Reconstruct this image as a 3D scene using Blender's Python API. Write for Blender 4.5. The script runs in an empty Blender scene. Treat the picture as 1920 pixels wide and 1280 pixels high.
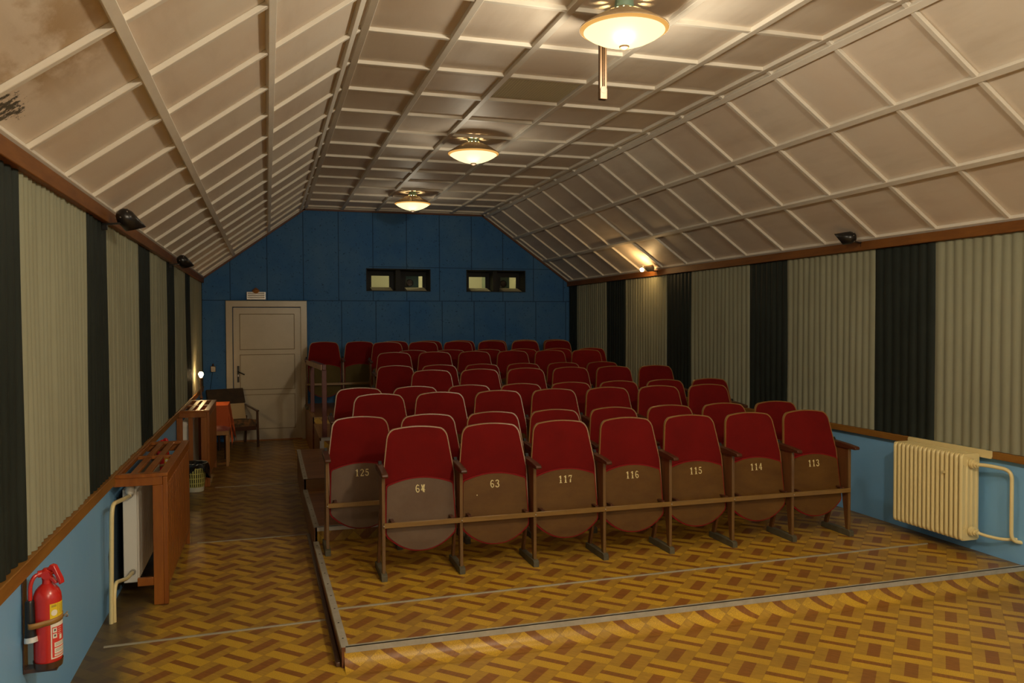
import bpy, bmesh, math, random
from mathutils import Vector, Matrix
random.seed(7)
PI = math.pi
SC = bpy.context.scene
COL = SC.collection

# ------------------------------------------------------------------ camera
YAW, PITCH, ROLL, CAM_H, F_PX = .2954, -.0238, -.0038, 1.7359, 1504.89
Fv = Vector((math.sin(YAW) * math.cos(PITCH), math.cos(YAW) * math.cos(PITCH), math.sin(PITCH)))
Rv = Vector((math.cos(YAW), -math.sin(YAW), 0))
Uv = Rv.cross(Fv)
cr, sr = math.cos(ROLL), math.sin(ROLL)
R2, U2 = cr * Rv + sr * Uv, cr * Uv - sr * Rv
cam_data = bpy.data.cameras.new('camera')
cam = bpy.data.objects.new('camera', cam_data)
COL.objects.link(cam)
M = Matrix((R2, U2, -Fv)).transposed().to_4x4()
M.translation = Vector((0, 0, CAM_H))
cam.matrix_world = M
cam_data.sensor_width = 36
cam_data.lens = 36 * F_PX / 1920
cam_data.clip_start = .05
SC.camera = cam

# ------------------------------------------------------------------ world, exposure
w = bpy.data.worlds.new('world'); SC.world = w; w.use_nodes = True
w.node_tree.nodes['Background'].inputs[0].default_value = (.9, .8, .65, 1)
w.node_tree.nodes['Background'].inputs[1].default_value = .02
SC.view_settings.view_transform = 'Standard'
SC.view_settings.look = 'None'
SC.view_settings.exposure = 0.0
SC.view_settings.gamma = 1
SC.view_settings.use_curve_mapping = False

WARM = (1.0, .88, .66)
CEILING_LAMPS = [  # y of each lamp, watts
    (10.68, 5, 'ceiling lamp farthest away, above the last rows of seats'),
    (7.37, 8, 'middle ceiling lamp, above the centre rows of seats'),
    (4.03, 30, 'nearest and largest ceiling lamp, in front of the hanging metal bar'),
    (.70, 165, 'ceiling lamp above the open floor before the seats, out of the picture'),
    (-2.50, 135, 'added ceiling lamp at the front end of the room, out of the picture'),  # unseen lamp, added to soften the shadows on the ceiling
]
TABLE_LAMP_W, WALL_SPOT_W = 40, 7

# ------------------------------------------------------------------ room numbers
XL, XR, YB, YF0 = -.9326, 4.7988, 12.4575, -3.2
ZE, ZC, FL, FR = 2.41, 3.4757, .5338, 3.3115


# ================================================================== materials
def mat(name, col, rough=.6, metal=0, spec=.5, noise=None, scale=8, stretch=(1, 1, 1), bump=0, bscale=60, coat=0,
        amount=.5, world=False, sheen=0):
    m = bpy.data.materials.new(name); m.use_nodes = True
    nt = m.node_tree; N = nt.nodes; L = nt.links
    b = N['Principled BSDF']
    b.inputs['Base Color'].default_value = (*col, 1)
    b.inputs['Roughness'].default_value = rough
    b.inputs['Metallic'].default_value = metal
    b.inputs['Specular IOR Level'].default_value = spec
    b.inputs['Coat Weight'].default_value = coat
    b.inputs['Coat Roughness'].default_value = .25
    b.inputs['Sheen Weight'].default_value = sheen
    vec = None
    if noise or bump:
        mp = N.new('ShaderNodeMapping'); mp.inputs['Scale'].default_value = stretch
        if world:
            g = N.new('ShaderNodeNewGeometry'); L.new(g.outputs['Position'], mp.inputs[0])
        else:
            tc = N.new('ShaderNodeTexCoord'); oi = N.new('ShaderNodeObjectInfo')
            ad = N.new('ShaderNodeVectorMath'); ad.operation = 'ADD'
            sc = N.new('ShaderNodeVectorMath'); sc.operation = 'SCALE'; sc.inputs[0].default_value = (37, 19, 53)
            L.new(oi.outputs['Random'], sc.inputs['Scale'])
            L.new(tc.outputs['Object'], ad.inputs[0]); L.new(sc.outputs[0], ad.inputs[1])
            L.new(ad.outputs[0], mp.inputs[0])
        vec = mp.outputs[0]
    if noise:
        n = N.new('ShaderNodeTexNoise'); n.inputs['Scale'].default_value = scale; n.inputs['Detail'].default_value = 6
        n.inputs['Roughness'].default_value = .65
        L.new(vec, n.inputs['Vector'])
        r = N.new('ShaderNodeMapRange'); r.inputs[1].default_value = .5 - amount / 2; r.inputs[2].default_value = .5 + amount / 2
        L.new(n.outputs[0], r.inputs[0])
        mx = N.new('ShaderNodeMix'); mx.data_type = 'RGBA'
        mx.inputs['A'].default_value = (*col, 1); mx.inputs['B'].default_value = (*noise, 1)
        L.new(r.outputs[0], mx.inputs['Factor']); L.new(mx.outputs['Result'], b.inputs['Base Color'])
    if bump:
        n2 = N.new('ShaderNodeTexNoise'); n2.inputs['Scale'].default_value = bscale; n2.inputs['Detail'].default_value = 4
        L.new(vec, n2.inputs['Vector'])
        bp = N.new('ShaderNodeBump'); bp.inputs['Strength'].default_value = bump; bp.inputs['Distance'].default_value = .01
        L.new(n2.outputs[0], bp.inputs['Height']); L.new(bp.outputs[0], b.inputs['Normal'])
    return m


def glow(name, col, strength):
    m = bpy.data.materials.new(name); m.use_nodes = True
    b = m.node_tree.nodes['Principled BSDF']
    b.inputs['Base Color'].default_value = (*col, 1)
    b.inputs['Emission Color'].default_value = (*col, 1)
    b.inputs['Emission Strength'].default_value = strength
    b.inputs['Roughness'].default_value = .4
    return m


class NB:  # tiny node-math helper
    def __init__(s, m): s.nt = m.node_tree; s.N = s.nt.nodes; s.L = s.nt.links

    def _in(s, sock, v):
        if isinstance(v, (int, float)): sock.default_value = v
        else: s.L.new(v, sock)

    def m(s, op, a, b=0, c=0):
        n = s.N.new('ShaderNodeMath'); n.operation = op
        s._in(n.inputs[0], a); s._in(n.inputs[1], b); s._in(n.inputs[2], c)
        return n.outputs[0]

    def mix(s, f, a, b):
        n = s.N.new('ShaderNodeMix'); n.data_type = 'RGBA'
        s._in(n.inputs['Factor'], f)
        for k, v in (('A', a), ('B', b)):
            if isinstance(v, tuple): n.inputs[k].default_value = (*v, 1)
            else: s.L.new(v, n.inputs[k])
        return n.outputs['Result']

    def noise(s, vec, scale, detail=4, rough=.6):
        n = s.N.new('ShaderNodeTexNoise'); n.inputs['Scale'].default_value = scale
        n.inputs['Detail'].default_value = detail; n.inputs['Roughness'].default_value = rough
        s.L.new(vec, n.inputs['Vector']); return n.outputs[0]

    def rng(s, v, a, b, c=0, d=1):
        n = s.N.new('ShaderNodeMapRange'); s._in(n.inputs[0], v)
        for i, x in enumerate((a, b, c, d)): n.inputs[i + 1].default_value = x
        return n.outputs[0]

    def pos(s):
        g = s.N.new('ShaderNodeNewGeometry'); x = s.N.new('ShaderNodeSeparateXYZ')
        s.L.new(g.outputs['Position'], x.inputs[0])
        return g.outputs['Position'], x.outputs[0], x.outputs[1], x.outputs[2]

    def scaled(s, vec, sc, rot=(0, 0, 0)):
        mp = s.N.new('ShaderNodeMapping'); mp.inputs['Scale'].default_value = sc
        mp.inputs['Rotation'].default_value = rot
        s.L.new(vec, mp.inputs[0]); return mp.outputs[0]


def floor_material():
    m = mat('parquet_linoleum', (.5, .3, .06), rough=.36, spec=.45)
    b = m.node_tree.nodes['Principled BSDF']; k = NB(m)
    P, x, y, z = k.pos()
    Y = k.m('ADD', y, z)
    s2 = 1 / math.sqrt(2) / .1817
    p = k.m('ADD', k.m('MULTIPLY', k.m('SUBTRACT', x, Y), s2), .294 / .1817 + .5)
    q = k.m('ADD', k.m('MULTIPLY', k.m('ADD', x, Y), s2), -4.965 / .1817 + .5)
    par = k.m('MODULO', k.m('ABSOLUTE', k.m('ADD', k.m('FLOOR', p), k.m('FLOOR', q))), 2)   # 0 = V cell
    isH = k.m('GREATER_THAN', par, .5)
    fp = k.m('ABSOLUTE', k.m('SUBTRACT', k.m('FRACT', p), .5))
    fq = k.m('ABSOLUTE', k.m('SUBTRACT', k.m('FRACT', q), .5))
    darkV = k.m('LESS_THAN', fp, .17); darkH = k.m('LESS_THAN', fq, .115)
    fine = k.noise(P, 260, 3)
    grainV = k.noise(k.scaled(P, (1, 1, 1), (0, 0, PI / 4)), 60, 5)
    gv = k.noise(k.scaled(k.scaled(P, (1, 1, 1), (0, 0, -PI / 4)), (90, 14, 20)), 1, 3)
    gh = k.noise(k.scaled(k.scaled(P, (1, 1, 1), (0, 0, -PI / 4)), (14, 90, 20)), 1, 3)
    lightH = k.mix(k.rng(fine, .35, .65), (.42, .24, .022), (.74, .44, .035))
    lightV = k.mix(k.rng(gv, .3, .7), (.36, .195, .025), (.50, .285, .035))
    dV = k.mix(k.rng(gv, .3, .7), (.22, .080, .016), (.33, .13, .024))
    dH = k.mix(k.rng(gh, .3, .7), (.21, .080, .016), (.31, .12, .022))
    V = k.mix(darkV, lightV, dV); H = k.mix(darkH, lightH, dH)
    C = k.mix(isH, V, H)
    # joint line between cells
    edge = k.m('GREATER_THAN', k.m('MAXIMUM', fp, fq), .49)
    C = k.mix(k.m('MULTIPLY', edge, .35), C, (.16, .08, .02))
    # scattered wear and dirt, then darker bands along both side walls
    big = k.noise(P, 1.3, 5)
    C = k.mix(k.rng(big, .48, .75, 0, .45), C, (.17, .10, .03))
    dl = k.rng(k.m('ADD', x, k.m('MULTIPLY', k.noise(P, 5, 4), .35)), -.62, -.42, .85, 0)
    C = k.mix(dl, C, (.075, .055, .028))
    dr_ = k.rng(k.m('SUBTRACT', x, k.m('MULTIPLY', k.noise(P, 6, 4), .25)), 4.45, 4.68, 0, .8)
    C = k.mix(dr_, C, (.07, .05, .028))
    # aisle behind the second joint: same lino, dim rear light painted in darker
    old = k.m('MULTIPLY', k.m('GREATER_THAN', y, 6.755), k.m('LESS_THAN', x, .34))  # mask of the painted dimming in the rear aisle
    C = k.mix(k.m('MULTIPLY', old, .5), C, (.10, .045, .02))
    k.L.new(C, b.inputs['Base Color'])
    k.L.new(k.rng(big, .3, .7, .30, .48), b.inputs['Roughness'])
    bp = k.N.new('ShaderNodeBump'); bp.inputs['Strength'].default_value = .12; bp.inputs['Distance'].default_value = .004
    k.L.new(k.noise(P, 7, 3), bp.inputs['Height']); k.L.new(bp.outputs[0], b.inputs['Normal'])
    return m


def back_wall_material():
    m = mat('blue_wall_board', (.05, .17, .3), rough=.75, spec=.25)
    b = m.node_tree.nodes['Principled BSDF']; k = NB(m)
    P, x, y, z = k.pos()
    C = k.mix(k.rng(k.noise(P, 1.6, 5), .35, .7), (.040, .145, .36), (.075, .185, .36))
    C = k.mix(k.rng(k.noise(P, 7, 6), .52, .72, 0, .35), C, (.03, .12, .27))
    C = k.mix(k.rng(k.noise(P, 38, 4), .62, .68, 0, .8), C, (.015, .05, .09))
    up = k.m('GREATER_THAN', z, 2.07)
    off = k.m('ADD', k.m('MULTIPLY', up, .04), .22)
    fx = k.m('FRACT', k.m('DIVIDE', k.m('ADD', k.m('ADD', x, off), 4.68), .52))
    j = k.m('LESS_THAN', k.m('ABSOLUTE', k.m('SUBTRACT', fx, .5)), .012)
    jz = k.m('LESS_THAN', k.m('ABSOLUTE', k.m('SUBTRACT', z, 2.075)), .006)
    jz2 = k.m('MULTIPLY', k.m('LESS_THAN', k.m('ABSOLUTE', k.m('SUBTRACT', z, 2.60)), .005), k.m('GREATER_THAN', x, 1.5))
    J = k.m('MAXIMUM', j, k.m('MAXIMUM', jz, jz2))
    C = k.mix(k.m('MULTIPLY', J, .75), C, (.01, .035, .07))
    k.L.new(C, b.inputs['Base Color'])
    bp = k.N.new('ShaderNodeBump'); bp.inputs['Strength'].default_value = .4; bp.inputs['Distance'].default_value = .004
    k.L.new(k.noise(P, 70, 4), bp.inputs['Height']); k.L.new(bp.outputs[0], b.inputs['Normal'])
    return m


def ceiling_material():
    m = mat('painted_board', (.5, .45, .38), rough=.55, spec=.4)
    b = m.node_tree.nodes['Principled BSDF']; k = NB(m)
    P, x, y, z = k.pos()
    C = k.mix(k.rng(k.noise(P, 1.1, 4), .35, .68), (.78, .70, .60), (.73, .61, .50))
    C = k.mix(k.rng(k.noise(k.scaled(P, (3, .5, 3)), 2, 6), .5, .8, 0, .35), C, (.46, .36, .26))
    # water stains on the near left slope
    near = k.m('MULTIPLY', k.rng(y, 3.35, 3.05, 0, 1), k.rng(x, -.35, -.6, 0, 1))
    n = k.noise(k.scaled(P, (2.0, 1, 2.0)), 2.2, 6)
    C = k.mix(k.m('MULTIPLY', near, k.rng(n, .44, .56, 0, .75)), C, (.42, .27, .12))
    # mould patch above the rail on the left slope
    def sq(v, c, r): return k.m('POWER', k.m('ABSOLUTE', k.m('DIVIDE', k.m('SUBTRACT', v, c), r)), 2)
    d = k.m('ADD', sq(y, 3.13, .15), sq(x, -.845, .05))
    d = k.m('ADD', d, k.rng(k.noise(P, 26, 6, .75), .35, .65, -1.2, 1.2))
    C = k.mix(k.rng(d, .5, .2, 0, .9), C, (.03, .03, .02))
    k.L.new(C, b.inputs['Base Color'])
    bp = k.N.new('ShaderNodeBump'); bp.inputs['Strength'].default_value = .25; bp.inputs['Distance'].default_value = .01
    k.L.new(k.noise(P, 6, 5), bp.inputs['Height']); k.L.new(bp.outputs[0], b.inputs['Normal'])
    return m


M_ = {}
M_['floor'] = floor_material()
M_['backwall'] = back_wall_material()
M_['ceiling'] = ceiling_material()
M_['batten'] = mat('batten_paint', (.80, .75, .66), .5, noise=(.70, .64, .55), scale=5, world=True)
M_['bluewall'] = mat('blue_paint', (.20, .47, .82), .5, noise=(.24, .50, .82), scale=2.5, world=True, bump=.15, bscale=12)
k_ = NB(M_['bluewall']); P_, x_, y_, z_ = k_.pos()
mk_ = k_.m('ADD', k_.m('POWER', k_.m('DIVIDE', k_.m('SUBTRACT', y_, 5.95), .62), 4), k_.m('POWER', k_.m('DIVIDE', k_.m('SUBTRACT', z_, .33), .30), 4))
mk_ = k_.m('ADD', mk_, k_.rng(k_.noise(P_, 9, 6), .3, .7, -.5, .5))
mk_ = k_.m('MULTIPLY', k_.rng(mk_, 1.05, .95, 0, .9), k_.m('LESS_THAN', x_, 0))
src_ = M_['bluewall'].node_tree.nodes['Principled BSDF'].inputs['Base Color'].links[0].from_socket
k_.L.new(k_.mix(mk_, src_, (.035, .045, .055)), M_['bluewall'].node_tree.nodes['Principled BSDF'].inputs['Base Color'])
M_['frontwall'] = mat('grey_plaster', (.45, .42, .38), .8)
M_['trimwood'] = mat('trim_wood', (.25, .095, .018), .55, spec=.25, noise=(.13, .045, .010), scale=3, stretch=(6, .8, 6), world=True)
M_['railwood'] = mat('rail_wood', (.34, .16, .03), .5, spec=.3, noise=(.21, .085, .015), scale=3, stretch=(8, .8, 8), world=True)
M_['darkwood'] = mat('dark_gable_wood', (.16, .055, .02), .5, noise=(.09, .03, .012), scale=4, world=True)
M_['coverwood'] = mat('cover_wood', (.38, .125, .016), .38, spec=.4, noise=(.21, .055, .008), scale=3, stretch=(7, 7, .8), coat=.12)
M_['seatwood'] = mat('seat_frame_wood', (.20, .105, .03), .35, noise=(.12, .055, .017), scale=4, stretch=(9, 9, 1), coat=.3)
M_['sidewood'] = mat('seat_side_wood', (.17, .07, .022), .35, noise=(.10, .035, .012), scale=4, stretch=(9, 9, 1), coat=.3)
M_['armwood'] = mat('armrest_wood', (.10, .032, .012), .42, spec=.3, noise=(.06, .018, .008), scale=6, coat=.1)
M_['bar'] = mat('bar_wood', (.27, .15, .035), .35, noise=(.17, .085, .02), scale=4, stretch=(1, 9, 9), coat=.3)
M_['ply'] = mat('brown_plywood', (.145, .068, .013), .5, spec=.22, noise=(.095, .040, .008), scale=5, stretch=(1, 1, 2), coat=.04, bump=.05, bscale=20)
M_['plyold'] = mat('worn_grey_plywood', (.145, .090, .052), .45, spec=.3, noise=(.10, .052, .024), scale=5, coat=.08)
M_['plyolive'] = mat('pale_olive_plywood', (.12, .088, .03), .8, spec=.1, noise=(.085, .06, .02), scale=3)
M_['edge'] = mat('bentwood_edge', (.30, .15, .04), .35, noise=(.2, .09, .02), scale=6)
M_['red'] = mat('red_upholstery', (.168, .0058, .005), .85, spec=.1, noise=(.12, .0044, .004), scale=5, bump=.12, bscale=500, sheen=.05)
M_['redcush'] = mat('red_seat_edge', (.21, .007, .008), .7, spec=.15)
M_['footgrey'] = mat('grey_green_foot', (.13, .11, .065), .6, noise=(.07, .06, .035), scale=12)
M_['number'] = mat('stencil_yellow', (.78, .66, .32), .6)
M_['alum'] = mat('worn_metal_edge', (.52, .49, .41), .4, metal=.1, noise=(.36, .33, .26), scale=14, world=True)
M_['whitemetal'] = mat('light_metal_edge', (.62, .60, .54), .4, metal=.3, noise=(.45, .43, .38), scale=10, world=True)
M_['steelstrip'] = mat('joint_strip', (.42, .38, .28), .4, metal=.1)
M_['sideboard'] = mat('platform_side_board', (.26, .09, .03), .45, noise=(.15, .05, .018), scale=3, stretch=(5, .7, 5), world=True, coat=.2)
M_['deck'] = mat('wood_grain_deck', (.32, .14, .035), .38, noise=(.15, .055, .016), scale=1.6, stretch=(1, 9, 1), world=True, amount=.4)
M_['riserboard'] = mat('raw_riser_board', (.38, .21, .08), .6, noise=(.24, .12, .045), scale=2, stretch=(.7, 5, 5), world=True)
M_['curtlight'] = mat('pale_green_curtain', (.33, .335, .24), .85, spec=.1, noise=(.26, .255, .175), scale=1.5, stretch=(1, 1, .6), world=True, bump=.1, bscale=300)
M_['curtdark'] = mat('black_green_curtain', (.013, .018, .015), .6, spec=.25, noise=(.024, .031, .026), scale=2, world=True)
M_['black'] = mat('black_enamel', (.015, .013, .012), .28, spec=.5)
M_['blackmatt'] = mat('black_matt', (.012, .012, .012), .7)
M_['cream'] = mat('cream_radiator_paint', (.86, .72, .36), .3, coat=.3, noise=(.80, .66, .32), scale=4)
M_['white'] = mat('white_radiator_paint', (.90, .87, .78), .35, coat=.2)
M_['doorpaint'] = mat('cream_door_paint', (.52, .45, .32), .35, coat=.4, noise=(.45, .38, .26), scale=3, bump=.12, bscale=25, world=True)
M_['groove'] = mat('brown_groove', (.20, .14, .07), .7)  # darker brown strips round the door panels
M_['grey'] = mat('grey_sign_metal', (.85, .83, .80), .25, metal=.3)
M_['chrome'] = mat('chrome', (.6, .58, .54), .22, metal=1)
M_['extred'] = mat('extinguisher_red', (.62, .025, .02), .25, coat=.6)
M_['extyellow'] = mat('label_yellow', (.85, .62, .03), .45)
M_['extwhite'] = mat('label_white', (.85, .80, .70), .5)
M_['extlabelred'] = mat('label_red', (.72, .05, .04), .45)
M_['print'] = mat('label_print', (.10, .08, .07), .6)
M_['strap'] = mat('brown_strap', (.34, .17, .04), .45)
M_['railred'] = mat('oxide_red_paint', (.15, .035, .028), .45, noise=(.11, .025, .02), scale=6)
M_['railtop'] = mat('handrail_wood', (.34, .20, .12), .45, noise=(.24, .13, .07), scale=5)
M_['orange'] = mat('orange_cloth', (.62, .14, .045), .85, spec=.1, noise=(.55, .11, .035), scale=6, bump=.1, bscale=300)
M_['stoolwood'] = mat('light_stool_wood', (.44, .22, .06), .4, noise=(.34, .15, .04), scale=3, stretch=(8, 8, 1))
M_['redpad'] = mat('dark_red_pad', (.22, .02, .015), .5)
M_['darkchair'] = mat('dark_chair_wood', (.07, .03, .015), .3, coat=.4)
M_['brocade'] = mat('patterned_brown_cloth', (.22, .10, .03), .8, noise=(.05, .035, .018), scale=14, amount=.2)
M_['brocdark'] = mat('dark_patterned_cloth', (.055, .03, .012), .8, noise=(.03, .018, .01), scale=9, amount=.25)
M_['beige'] = mat('beige_cloth', (.46, .34, .18), .85)
M_['basket'] = mat('yellow_plastic', (.55, .50, .14), .45)
M_['basketbase'] = mat('pale_plastic', (.62, .60, .46), .45)
M_['bag'] = mat('black_bin_bag', (.012, .012, .010), .22, spec=.6)
M_['bowl'] = glow('lit_glass_bowl', (1.0, .83, .42), 1.5)
M_['rimglow'] = glow('lit_glass_rim', (1.0, .50, .12), .8)
for k_ in ('bowl', 'rimglow'):
    b_ = M_[k_].node_tree.nodes['Principled BSDF']; b_.inputs['Base Color'].default_value = (.03, .02, .01, 1); b_.inputs['Specular IOR Level'].default_value = .1
M_['bulb'] = glow('lit_bulb', (1.0, .72, .34), 60)
M_['spotbulb'] = glow('lit_spot_bulb', (1.0, .66, .26), 22)
M_['lampcap'] = mat('tan_lamp_cap', (.42, .30, .17), .4, metal=.2)
M_['mint'] = mat('mint_canopy', (.22, .36, .28), .5)
M_['finial'] = mat('dark_brass_finial', (.07, .035, .012), .5, metal=.1)
M_['brownmetal'] = mat('brown_bar_metal', (.085, .045, .018), .5, metal=.2)
M_['boothwall'] = mat('booth_wall', (.72, .68, .45), .8)
M_['boothgreen'] = mat('projector_green', (.16, .19, .11), .5)
M_['lens'] = mat('lens_glass', (.01, .015, .03), .05, spec=1)
M_['vent'] = mat('vent_mesh', (.60, .55, .38), .8, spec=.1)
M_['threshold'] = mat('door_threshold', (.36, .14, .03), .45)
M_['valve'] = mat('valve_metal', (.45, .42, .36), .4, metal=.6)
glass = bpy.data.materials.new('booth_glass'); glass.use_nodes = True
gb = glass.node_tree.nodes['Principled BSDF']
gb.inputs['Transmission Weight'].default_value = 1; gb.inputs['Roughness'].default_value = 0; gb.inputs['IOR'].default_value = 1.05
M_['glass'] = glass


# ================================================================== geometry helpers
class MB:
    def __init__(s): s.v = []; s.f = []; s.mi = []; s.cur = 0

    def add(s, vs, fs, mi=None):
        o = len(s.v); s.v += [tuple(v) for v in vs]
        for f in fs: s.f.append(tuple(i + o for i in f)); s.mi.append(s.cur if mi is None else mi)
        return s

    def box(s, x0, x1, y0, y1, z0, z1):
        x0, x1 = min(x0, x1), max(x0, x1); y0, y1 = min(y0, y1), max(y0, y1); z0, z1 = min(z0, z1), max(z0, z1)
        return s.add([(x0, y0, z0), (x1, y0, z0), (x1, y1, z0), (x0, y1, z0), (x0, y0, z1), (x1, y0, z1), (x1, y1, z1), (x0, y1, z1)],
                     [(0, 3, 2, 1), (4, 5, 6, 7), (0, 1, 5, 4), (1, 2, 6, 5), (2, 3, 7, 6), (3, 0, 4, 7)])

    def bar(s, a, b, wx, wy, up=(0, 0, 1)):
        """box beam from a to b, section wx (sideways) by wy (along up)"""
        a, b = Vector(a), Vector(b); d = (b - a).normalized(); up = Vector(up)
        if abs(d.dot(up)) > .99: up = Vector((0, 1, 0))
        sx = d.cross(up).normalized() * wx / 2; sy = sx.cross(d).normalized() * wy / 2
        vs = [p + i * sx + j * sy for p in (a, b) for i, j in ((-1, -1), (1, -1), (1, 1), (-1, 1))]
        return s.add(vs, [(0, 1, 2, 3), (7, 6, 5, 4), (0, 4, 5, 1), (1, 5, 6, 2), (2, 6, 7, 3), (3, 7, 4, 0)])

    def prism(s, pts, axis, a, b):
        """polygon pts (2D) extruded along axis between a and b. axis 'x': pts=(y,z); 'y': pts=(x,z); 'z': pts=(x,y)"""
        n = len(pts)
        def P(p, t): return {'x': (t, p[0], p[1]), 'y': (p[0], t, p[1]), 'z': (p[0], p[1], t)}[axis]
        vs = [P(p, a) for p in pts] + [P(p, b) for p in pts]
        fs = [tuple(range(n))[::-1], tuple(range(n, 2 * n))] + [(i, (i + 1) % n, n + (i + 1) % n, n + i) for i in range(n)]
        return s.add(vs, fs)

    def tube(s, pts, r, seg=12, cap=True):
        pts = [Vector(p) for p in pts]; rs = r if isinstance(r, (list, tuple)) else [r] * len(pts)
        vs = []; n = None
        for i, p in enumerate(pts):
            d = (pts[min(i + 1, len(pts) - 1)] - pts[max(i - 1, 0)]).normalized()
            if n is None:
                n = d.cross(Vector((0, 0, 1)))
                if n.length < .1: n = d.cross(Vector((1, 0, 0)))
            n = (n - n.dot(d) * d).normalized(); b = d.cross(n)
            for k in range(seg):
                a = 2 * PI * k / seg; vs.append(p + rs[i] * (math.cos(a) * n + math.sin(a) * b))
        fs = []
        for i in range(len(pts) - 1):
            for k in range(seg):
                k2 = (k + 1) % seg
                fs.append((i * seg + k, i * seg + k2, (i + 1) * seg + k2, (i + 1) * seg + k))
        if cap:
            fs.append(tuple(range(seg))[::-1]); fs.append(tuple((len(pts) - 1) * seg + k for k in range(seg)))
        return s.add(vs, fs)

    def lathe(s, prof, seg=32, c=(0, 0, 0), skip=None):
        """prof: list of (r,z) round the z axis"""
        vs = []; fs = []
        for r, z in prof:
            for k in range(seg):
                a = 2 * PI * k / seg; vs.append((c[0] + r * math.cos(a), c[1] + r * math.sin(a), c[2] + z))
        for i in range(len(prof) - 1):
            for k in range(seg):
                if skip and skip(i, k): continue
                k2 = (k + 1) % seg
                fs.append((i * seg + k, i * seg + k2, (i + 1) * seg + k2, (i + 1) * seg + k))
        return s.add(vs, fs)

    def grid(s, fn, nu, nv, close=False):
        vs = [fn(i / nu, j / nv) for j in range(nv + 1) for i in range(nu + 1)]
        fs = [(j * (nu + 1) + i, j * (nu + 1) + i + 1, (j + 1) * (nu + 1) + i + 1, (j + 1) * (nu + 1) + i) for j in range(nv) for i in range(nu)]
        return s.add(vs, fs)

    def xf(s, mtx):
        s.v = [tuple(mtx @ Vector(v)) for v in s.v]; return s

    def build(s, name, m, parent=None, smooth=True, bevel=0, angle=35, loc=None):
        me = bpy.data.meshes.new(name)
        me.from_pydata(s.v, [], s.f)
        ms = m if isinstance(m, (list, tuple)) else [m]
        for x in ms: me.materials.append(M_[x])
        if len(ms) > 1: me.polygons.foreach_set('material_index', s.mi)
        bm = bmesh.new(); bm.from_mesh(me)
        bmesh.ops.remove_doubles(bm, verts=bm.verts, dist=1e-6)
        bmesh.ops.recalc_face_normals(bm, faces=bm.faces)
        bm.to_mesh(me); bm.free()
        if smooth:
            me.polygons.foreach_set('use_smooth', [True] * len(me.polygons))
            me.set_sharp_from_angle(angle=math.radians(angle))
        o = bpy.data.objects.new(name, me); COL.objects.link(o)
        if parent: o.parent = parent
        if loc: o.location = loc
        if bevel:
            bv = o.modifiers.new('bevel', 'BEVEL'); bv.width = bevel; bv.segments = 2; bv.limit_method = 'ANGLE'
            bv.angle_limit = math.radians(40); bv.harden_normals = False
        return o


def tag(o, label=None, cat=None, group=None, kind=None):
    for k, v in (('label', label), ('category', cat), ('group', group), ('kind', kind)):
        if v: o[k] = v
    return o


def thing(name, label, cat, loc=(0, 0, 0), rz=0, group=None):
    o = bpy.data.objects.new(name, None); COL.objects.link(o); o.location = loc; o.rotation_euler = (0, 0, rz)
    o.empty_display_size = .1
    return tag(o, label, cat, group)


def dup(root, loc, rz=None):
    r = root.copy(); COL.objects.link(r); r.location = loc
    if rz is not None: r.rotation_euler = (0, 0, rz)
    def rec(src, dst):
        for ch in src.children:
            c = ch.copy(); COL.objects.link(c); c.parent = dst; rec(ch, c)
    rec(root, r)
    return r


def bez(pts, n=8, r=.04):
    """round the corners of a polyline"""
    pts = [Vector(p) for p in pts]; out = [pts[0]]
    for i in range(1, len(pts) - 1):
        p = pts[i]; a = (pts[i - 1] - p); b = (pts[i + 1] - p)
        ra = min(r, a.length * .48); rb = min(r, b.length * .48)
        A = p + a.normalized() * ra; B = p + b.normalized() * rb
        for k in range(n + 1):
            t = k / n; out.append((1 - t) ** 2 * A + 2 * t * (1 - t) * p + t * t * B)
    out.append(pts[-1]); return out


def point_light(name, loc, watts, col, radius, parent=None):
    d = bpy.data.lights.new(name, 'POINT'); d.energy = watts; d.color = col; d.shadow_soft_size = radius
    o = bpy.data.objects.new(name, d); COL.objects.link(o); o.location = loc
    if parent: o.parent = parent
    return o


# ================================================================== room shell
b = MB(); b.add([(XL, YF0, 0), (XR, YF0, 0), (XR, YB, 0), (XL, YB, 0)], [(0, 1, 2, 3)])
b.box(XL - .1, XR + .1, YF0 - .1, YB + .1, -.1, -.0005)
tag(b.build('floor', 'floor', smooth=False), kind='structure')

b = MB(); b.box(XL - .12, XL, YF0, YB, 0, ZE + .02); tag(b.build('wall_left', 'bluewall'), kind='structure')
b = MB(); b.box(XR, XR + .12, YF0, YB, 0, ZE + .02); tag(b.build('wall_right', 'bluewall'), kind='structure')
b = MB(); b.box(XL - .12, XR + .12, YF0 - .12, YF0, 0, ZC + .1); tag(b.build('wall_front', 'frontwall'), kind='structure')


def top_z(x):
    if x < FL: return ZE + (ZC - ZE) * (x - XL) / (FL - XL)
    if x > FR: return ZE + (ZC - ZE) * (XR - x) / (XR - FR)
    return ZC


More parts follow.
